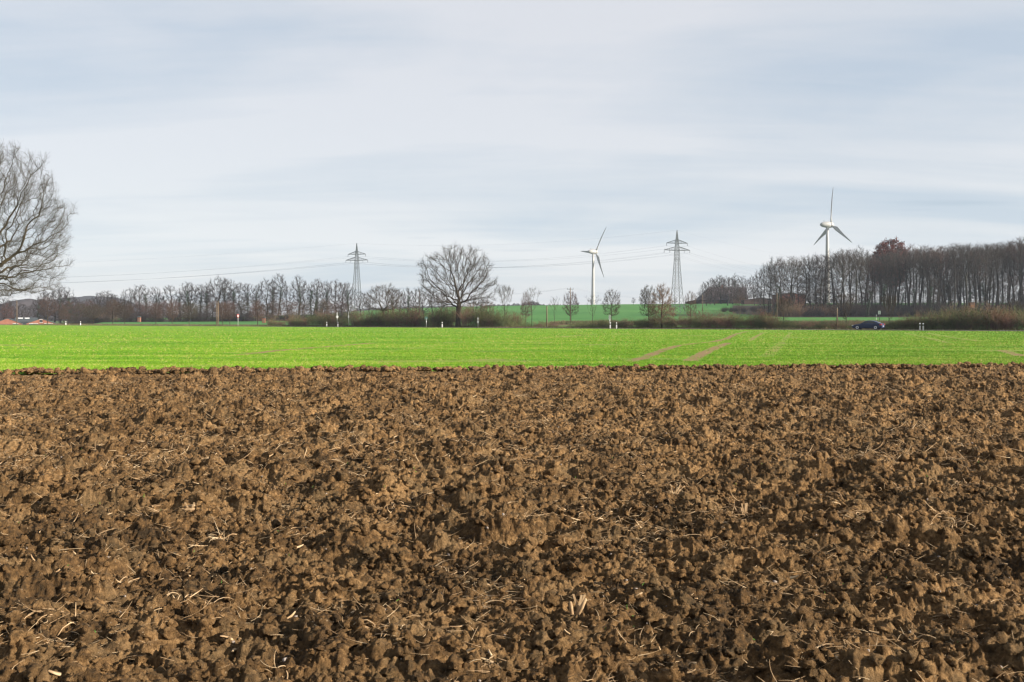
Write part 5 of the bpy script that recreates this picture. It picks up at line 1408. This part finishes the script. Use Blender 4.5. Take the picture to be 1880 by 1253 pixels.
# ------------------------------------------------------------------ car
def make_car():
    m, t, b = new_mat('navy_paint'); b.inputs['Base Color'].default_value = (0.003, 0.012, 0.050, 1); b.inputs['Roughness'].default_value = 0.22; b.inputs['Specular IOR Level'].default_value = 0.3; b.inputs['Coat Weight'].default_value = 0.0
    nn = N(t, 'ShaderNodeTexNoise', i_Scale=300.0); mr = N(t, 'ShaderNodeMapRange'); mr.inputs['To Min'].default_value = 0.35; mr.inputs['To Max'].default_value = 0.45
    t.links.new(nn.outputs['Fac'], mr.inputs['Value']); t.links.new(mr.outputs[0], b.inputs['Roughness'])
    M['paint'] = m
    M['rubber'] = noisy_mat('tyre_rubber', [(0.015, 0.015, 0.015), (0.03, 0.03, 0.03)], scale=10)
    M['alloy'] = noisy_mat('alloy_rim', [(0.62, 0.62, 0.63), (0.74, 0.74, 0.75)], scale=5, rough=0.45, metal=0.0)
    M['lamp_clear'] = noisy_mat('headlight_glass', [(0.6, 0.6, 0.58), (0.75, 0.75, 0.73)], scale=5, rough=0.15, spec=0.6)
    M['lamp_red'] = noisy_mat('tail_light', [(0.55, 0.03, 0.03), (0.75, 0.10, 0.08)], scale=5, rough=0.2, spec=0.6)
    e = empty('parked_car'); e.name = 'car'
    W = 0.88
    # body side outline, front towards -x
    Z = lambda s: s
    st = [ # x, zbottom, zbelt(hood/boot top), half width
        (-2.30, 0.36, 0.55, 0.60), (-2.26, 0.24, 0.66, 0.74), (-2.05, 0.20, 0.75, 0.84), (-1.6, 0.20, 0.83, 0.87), (-1.05, 0.20, 0.90, 0.885), (-0.75, 0.20, 0.93, 0.89), (0.0, 0.20, 0.95, 0.895), (0.9, 0.20, 0.97, 0.89), (1.5, 0.20, 0.99, 0.88),
        (1.95, 0.22, 0.99, 0.85), (2.22, 0.28, 0.94, 0.80), (2.30, 0.38, 0.80, 0.72)]
    V = []; fs = []
    for (x, zb, zt, hw) in st:
        ring = [(-hw * 0.92, zb), (-hw, zb + 0.12), (-hw * 1.0, zb + (zt - zb) * 0.65), (-hw * 0.95, zt - 0.04), (-hw * 0.80, zt), (0, zt + 0.03), (hw * 0.80, zt), (hw * 0.95, zt - 0.04), (hw, zb + (zt - zb) * 0.65), (hw, zb + 0.12), (hw * 0.92, zb), (0, zb)]
        V += [(x, a, z) for a, z in ring]
    n = 12
    for i in range(len(st) - 1):
        for k in range(n): k2 = (k + 1) % n; fs.append((i * n + k, i * n + k2, (i + 1) * n + k2, (i + 1) * n + k))
    fs.append(tuple(range(n))[::-1]); fs.append(tuple(range((len(st) - 1) * n, len(st) * n)))
    mb = MB(); mb.add(V, fs); body = mb.build('body', M['paint'], e, smooth=False)
    # cabin: roof and pillars as loft
    cab = [(-1.00, 0.90, 0.92, 0.74), (-0.35, 0.92, 1.33, 0.66), (0.0, 0.93, 1.41, 0.63), (0.55, 0.93, 1.42, 0.62), (1.0, 0.94, 1.36, 0.63), (1.35, 0.95, 1.22, 0.66), (1.85, 0.97, 1.0, 0.72)]
    V = []; fs = []
    for (x, z0, z1, hw) in cab:
        V += [(x, -0.82, z0), (x, -hw - 0.03, z1 - 0.05 * (z1 > 1)), (x, -hw * 0.85, z1), (x, hw * 0.85, z1), (x, hw + 0.03, z1 - 0.05 * (z1 > 1)), (x, 0.82, z0)]
    for i in range(len(cab) - 1):
        for k in range(6): k2 = (k + 1) % 6; fs.append((i * 6 + k, i * 6 + k2, (i + 1) * 6 + k2, (i + 1) * 6 + k))
    fs.append(tuple(range(6))[::-1]); fs.append(tuple(range((len(cab) - 1) * 6, len(cab) * 6)))
    mb = MB(); mb.add(V, fs); mb.build('roof', M['paint'], e)
    def yside(z): return 0.82 - (z - 0.93) * 0.36
    for s in (-1, 1):
        for quad in ([(-0.78, 0.99), (-0.40, 1.25), (-0.12, 1.33), (0.22, 1.355), (0.22, 0.99)], [(0.29, 0.99), (0.29, 1.355), (0.80, 1.345), (1.05, 1.28), (1.38, 1.12), (1.46, 1.01)]):
            V = [(x, s * (yside(z) + 0.006), z) for x, z in quad] + [(x, s * (yside(z) - 0.02), z) for x, z in quad]; k = len(quad)
            mb = MB(); mb.add(V, [tuple(range(k)), tuple(range(k, 2 * k))[::-1]] + [(i_, (i_ + 1) % k, k + (i_ + 1) % k, k + i_) for i_ in range(k)]); mb.build('side_window', M['window'], e)
        mb = MB(); mb.box(-0.72, -0.52, s * 0.88 if s > 0 else -1.02, s * 1.02 if s > 0 else -0.88, 0.96, 1.08); mb.build('mirror', M['paint'], e)
        mb = MB(); mb.box(-2.285, -2.06, *(sorted((s * 0.50, s * 0.853))), 0.60, 0.71); mb.build('headlight', M['lamp_clear'], e)
        mb = MB(); mb.box(1.98, 2.275, *(sorted((s * 0.52, s * 0.862))), 0.70, 0.90); mb.build('tail_light', M['lamp_red'], e)
        for xw in (-1.42, 1.36):
            wv = empty('wheel', (xw, s * 0.80, 0.33)); wv.parent = e
            mb = MB(); mb.lathe([(0.20, -0.11), (0.31, -0.11), (0.33, -0.07), (0.33, 0.07), (0.31, 0.11), (0.20, 0.11)], 24, axis=1); mb.build('tyre', M['rubber'], wv, smooth=False)
            mb = MB(); mb.lathe([(0.05, s * 0.085), (0.14, s * 0.118), (0.225, s * 0.122), (0.235, s * 0.10)], 24, axis=1); mb.build('rim', M['alloy'], wv)
    mb = MB(); mb.prism([(-1.03, 0.935), (-0.42, 1.31), (-0.36, 1.325), (-0.97, 0.935)], 1, -0.56, 0.56); mb.build('windscreen', M['window'], e)
    mb = MB(); mb.prism([(1.88, 1.015), (1.39, 1.235), (1.34, 1.225), (1.82, 1.0)], 1, -0.56, 0.56); mb.build('rear_window', M['window'], e)
    mb = MB(); mb.box(-2.33, -2.28, -0.5, 0.5, 0.38, 0.52); mb.build('grille', M['black'], e)
    mb = MB(); mb.box(2.295, 2.315, -0.26, 0.26, 0.50, 0.61); mb.build('licence_plate', M['plastic'], e)
    return e
car = make_car()
x, y = road_pt(1594, 7.6)
car.location = (x, y, 0.058); car.rotation_euler = (0, 0, math.atan2(RD[1], RD[0])); car.scale = (0.98, 0.98, 0.98)
tag(car, 'dark blue saloon driving left on the road behind the green field', 'car')

# ------------------------------------------------------------------ buildings
def gable_house(name, x, y, z, rz, Lx, Wy, eave, ridge, wall, roof, label, windows=(), hip=0.0, chim=False, over=0.3):
    """gable ends face +-y when rz = 0 (ridge runs along y, gable width Lx)"""
    e = empty(name, (x, y, z), rz)
    mb = MB(); mb.prism([(-Lx / 2, 0), (Lx / 2, 0), (Lx / 2, eave), (0, ridge - 0.12), (-Lx / 2, eave)], 1, 0, Wy); mb.build('wall', M[wall], e)
    sl_ = (ridge - eave) / (Lx / 2); mb = MB()
    for s in (-1, 1):
        xo = s * (Lx / 2 + over); zo = eave - over * sl_
        if hip:
            V = [(0, hip, ridge + .08), (0, Wy - hip, ridge + .08), (xo, Wy + over, zo + .08), (xo, -over, zo + .08)]
        else: V = [(0, -over, ridge + .08), (0, Wy + over, ridge + .08), (xo, Wy + over, zo + .08), (xo, -over, zo + .08)]
        V2 = [(a, b, c - 0.18) for a, b, c in V]
        mb.add(V + V2, [(0, 1, 2, 3), (7, 6, 5, 4), (0, 3, 7, 4), (1, 5, 6, 2), (2, 6, 7, 3), (0, 4, 5, 1)])
    if hip:
        for yy0, yy1 in ((-over, hip), (Wy + over, Wy - hip)):
            xo = Lx / 2 + over; zo = eave - over * sl_ + .07
            V = [(-xo, yy0, zo), (xo, yy0, zo), (0, yy1, ridge + .07)]; V += [(a, b, c - .15) for a, b, c in V]
            mb.add(V, [(0, 1, 2), (5, 4, 3), (0, 3, 4, 1), (1, 4, 5, 2), (2, 5, 3, 0)])
    rf = mb.build('roof', M[roof], e)
    if chim: mb = MB(); mb.box(-0.35, 0.35, Wy * 0.3, Wy * 0.3 + 0.7, ridge - 0.5, ridge + 0.9); mb.build('chimney', M['brick'], rf)
    for (nm, x0, x1, z0, z1, mat) in windows:
        mb = MB(); mb.box(x0, x1, -0.05, 0.04, z0, z1); o = mb.build(nm, M[mat], e)
        mb = MB(); mb.box(x0 - 0.08, x1 + 0.08, -0.065, -0.052, z1, z1 + 0.09); mb.build('lintel', M['plastic'], o)
        mb = MB(); mb.box(x0 - 0.08, x1 + 0.08, -0.09, -0.052, z0 - 0.08, z0); mb.build('sill', M['plastic'], o)
    return tag(e, label, 'house' if 'house' in name else 'barn', 'farm buildings')
Yf_ = 338.0
def lz(py): return PZ(py, Yf_)
g0 = Tz(PX(75, Yf_), Yf_)
gable_house('red_brick_barn', PX(75.5, Yf_), Yf_, g0, 0.42, 9.0, 11, lz(594) - g0, lz(585.3) - g0, 'brick_pale', 'roof_grey', 'low salmon-brick barn with a dark gable window at the far left',
            [('window', -0.45, 0.45, lz(592.5) - g0, lz(587.5) - g0, 'window'), ('barn_door', -3.6, -1.0, 0.0, lz(594.6) - g0, 'door_green'), ('barn_door', 1.0, 3.6, 0.0, lz(594.6) - g0, 'door_green')], over=0.15)
gable_house('red_brick_barn', PX(14, Yf_), Yf_, g0, 0.42, 8.6, 11, lz(594) - g0, lz(584.8) - g0, 'brick_pale', 'roof_grey', 'salmon-brick barn half hidden by the brown tree at the left edge', [('barn_door', 1.6, 3.2, 0.0, lz(594.6) - g0, 'door_green')], over=0.15)
e = empty('grey_barn', (PX(44, 345), 345.5, g0), 0.42)
wv = PX(57, 345) - PX(31, 345)
mb = MB(); mb.box(-wv / 2, wv / 2, 0.02, 10, 0, lz(591.3) - g0); mb.build('wall', M['roof_grey'], e)
mb = MB(); mb.prism([(-0.3, lz(591.4) - g0), (-0.3, lz(590.6) - g0), (5, lz(583.3) - g0), (10.3, lz(590.6) - g0), (10.3, lz(591.4) - g0)], 0, -wv / 2 - 0.8, wv / 2 + 1.5); rf = mb.build('roof', M['roof_grey'], e)
for a in (-2.2, -0.1):
    z1 = lz(585.0) - g0; z2 = lz(583.8) - g0
    mb = MB(); mb.add([(a, 3.6, z1 + .05), (a + 1.5, 3.6, z1 + .05), (a + 1.5, 4.6, z2 + .05), (a, 4.6, z2 + .05), (a, 3.6, z1 - .1), (a + 1.5, 3.6, z1 - .1), (a + 1.5, 4.6, z2 - .1), (a, 4.6, z2 - .1)], [(0, 1, 2, 3), (7, 6, 5, 4), (0, 4, 5, 1), (1, 5, 6, 2), (2, 6, 7, 3), (3, 7, 4, 0)]); mb.build('skylight', M['skylight'], rf)
mb = MB(); mb.box(-1.4, 1.6, -0.04, 0.018, 0, lz(592) - g0); mb.build('barn_door', M['window'], e)  # dark panel standing in for the unlit inside of an open doorway
tag(e, 'grey-roofed barn with pale skylights between the two salmon gables', 'barn', 'farm buildings')
# long green fence beside the farm
e = empty('farm_fence', (PX(92, 345), 345, Tz(PX(110, 345), 345))); Lf = PX(245, 345) - PX(92, 345)
zt = PZ(595.0, 345) - Tz(PX(110, 345), 345)
mb = MB(); mb.box(0, Lf, 0, 0.05, 0.1, zt); mb.build('panel', M['door_green'], e)
for k in range(11): mb = MB(); mb.box(Lf * k / 10 - 0.06, Lf * k / 10 + 0.06, -0.06, -0.002, 0, zt + 0.1); mb.build('post', M['wood_pole'], e)
tag(e, 'long low dark green fence right of the salmon barn', 'fence')

# farmhouse on the crest, seen from its long side with the gable at the right
Yh = 600.0; zc = Tz(PX(1335, Yh), Yh)
Lh = PX(1374, Yh) - PX(1286, Yh)
e = empty('brick_farmhouse', (PX(1286, Yh), Yh, zc - 0.2))
rid = PZ(526.5, Yh) - zc; eav = PZ(551, Yh) - zc + 0.4
mb = MB(); mb.box(0.3, Lh - 0.2, 0, 14, 0, eav); mb.add([(Lh - 0.5, 0, eav), (Lh - 0.5, 14, eav), (Lh - 0.5, 7, rid - .3), (Lh - 0.2, 0, eav), (Lh - 0.2, 14, eav), (Lh - 0.2, 7, rid - .3)], [(0, 1, 2), (5, 4, 3), (0, 3, 4, 1), (1, 4, 5, 2), (2, 5, 3, 0)])
mb.build('wall', M['brick_dark'], e)
mb = MB()
V = [(-0.6, -0.6, eav - .1), (Lh, -0.6, eav - .1), (Lh, 7, rid), (6.5, 7, rid), (-0.6, 14.6, eav - .1), (Lh, 14.6, eav - .1)]; n_ = len(V)
V += [(a, b, c - .25) for a, b, c in V]
mb.add(V, [(0, 1, 2, 3), (0, 3, 4), (4, 3, 2, 5), (6, 9, 8, 7), (6, 10, 9), (10, 11, 8, 9), (0, 6, 7, 1), (0, 4, 10, 6), (1, 7, 8, 2), (2, 8, 11, 5), (4, 5, 11, 10)])
rf = mb.build('roof', M['roof_red'], e)
mb = MB(); mb.box(14, 15, 6.5, 7.5, rid - .5, rid + 1.2); mb.build('chimney', M['brick'], rf)
for k in range(6):
    mb = MB(); mb.box(3 + k * 4.2, 4.2 + k * 4.2, -0.05, -0.003, 0.9, 2.0); mb.build('window', M['window'], e)
# cross gable facing the viewer near the right end
mb = MB(); mb.prism([(Lh - 11.5, 0), (Lh - 1.0, 0), (Lh - 1.0, eav), (Lh - 6.2, rid - 1.0), (Lh - 11.5, eav)], 1, -3.0, -0.01); mb.build('gable_wing', M['brick_dark'], e)
tag(e, 'large farmhouse with dark red hipped roof on the crest among trees', 'farmhouse', 'farm buildings')
gable_house('brick_outhouse', PX(1452, 520), 520, Tz(PX(1452, 520), 520), 0, 15.5, 8, PZ(541, 520) - Tz(PX(1452, 520), 520), PZ(538, 520) - Tz(PX(1452, 520), 520), 'brick', 'roof_grey', 'red brick outhouse glimpsed between the first trunks of the wood', [('window', -1, 0, 1, 2, 'window')])
gable_house('low_shed', PX(1276, 610), 610, Tz(PX(1276, 610), 610) - .2, 0, 10, 6, 1.6, 2.6, 'brick_dark', 'roof_red', 'low red-roofed shed left of the farmhouse')
gable_house('long_shed', PX(1398, 575), 575, Tz(PX(1398, 575), 575) - .2, 0, 20, 8, 2.8, 4.2, 'brick_dark', 'roof_red', 'long low dark shed between the farmhouse and the brick outhouse')

# hunting stand at the wood edge
Ys = 372.0; x = PX(1784, Ys); z = Tz(x, Ys)
e = empty('hunting_stand', (x, Ys, z)); zt = PZ(555, Ys) - z; zb = PZ(566, Ys) - z
mb = MB(); mb.box(-0.75, 0.75, -0.75, 0.75, zb, zt - 0.15); cabn = mb.build('cabin', M['timber'], e)
mb = MB(); mb.prism([(-0.95, zt - 0.14), (0.95, zt - 0.14), (0.95, zt - .04), (-0.95, zt + 0.12)], 1, -0.95, 0.95); mb.build('roof', M['roof_grey'], e)
mb = MB(); mb.box(-0.5, 0.5, -0.77, -0.755, zt - 0.9, zt - 0.5); mb.build('window', M['window'], cabn)
for sx in (-1, 1):
    for sy in (-1, 1): mb = MB(); mb.tube([(sx * 0.95, sy * 0.95, 0), (sx * 0.68, sy * 0.68, zb)], [0.07, 0.06], 6); mb.build('leg', M['wood_pole'], e)
mb = MB(); mb.tube([(-0.95 + .3, -1.3, 0), (-0.35, -0.8, zb)], [0.04, 0.04], 6); mb.tube([(-0.2, -1.3, 0), (0.1, -0.8, zb)], [0.04, 0.04], 6)
for k in range(5): t = (k + 1) / 6; mb.bar((-0.65 + .3 * t, -1.3 + .5 * t, zb * t), (-0.2 + .3 * t, -1.3 + .5 * t, zb * t), 0.03)
mb.build('ladder', M['wood_pole'], e)
tag(e, 'small orange-brown hunting stand at the edge of the right-hand wood', 'hunting stand')
# small huts and boxes seen at the foot of the left belt
def hut(pxx, y0_, y1_, wpx, Yd, mat, label):
    x = PX(pxx, Yd); z = Tz(x, Yd); w_ = wpx / F * Yd; h = max(0.8, PZ(y0_, Yd) - z)
    e = empty('field_hut', (x, Yd, z)); mb = MB(); mb.box(-w_ / 2, w_ / 2, 0, w_ * 0.8, 0, h); mb.build('wall', M[mat], e)
    mb = MB(); mb.prism([(-0.15, h - 0.005 + .01), (w_ * 0.8 + 0.15, h + .005), (w_ * 0.8 + 0.15, h + 0.1), (w_ * .4, h + 0.4), (-0.15, h + 0.1)], 0, -w_ / 2 - .12, w_ / 2 + .12); mb.build('roof', M['roof_grey'], e)
    mb = MB(); mb.box(-w_ * 0.2, w_ * 0.15, -0.04, -0.003, 0.05, h * 0.75); mb.build('door', M['wood_pole'], e)
    tag(e, label, 'hut')
hut(255, 583, 590, 5, 385, 'brick_pale', 'small beige hut at the foot of the belt left of the wooden poles')
hut(484, 584.5, 588, 5, 330, 'brick_pale', 'small pinkish hut in the field right of the round sign')

# ------------------------------------------------------------------ air
mb = MB(); mb.box(-1900, 1900, -500, 1950, -12, 150)
m = bpy.data.materials.new('haze_air'); m.use_nodes = True; t = m.node_tree; t.nodes.clear()
o_ = N(t, 'ShaderNodeOutputMaterial'); pv = N(t, 'ShaderNodeVolumePrincipled'); pv.inputs['Density'].default_value = 0.00010; pv.inputs['Color'].default_value = (0.72, 0.84, 1.0, 1); pv.inputs['Anisotropy'].default_value = 0.0
t.links.new(pv.outputs[0], o_.inputs['Volume'])
hz = mb.build('haze', m); tag(hz, 'thin pale winter haze over the fields', 'haze', kind='stuff')
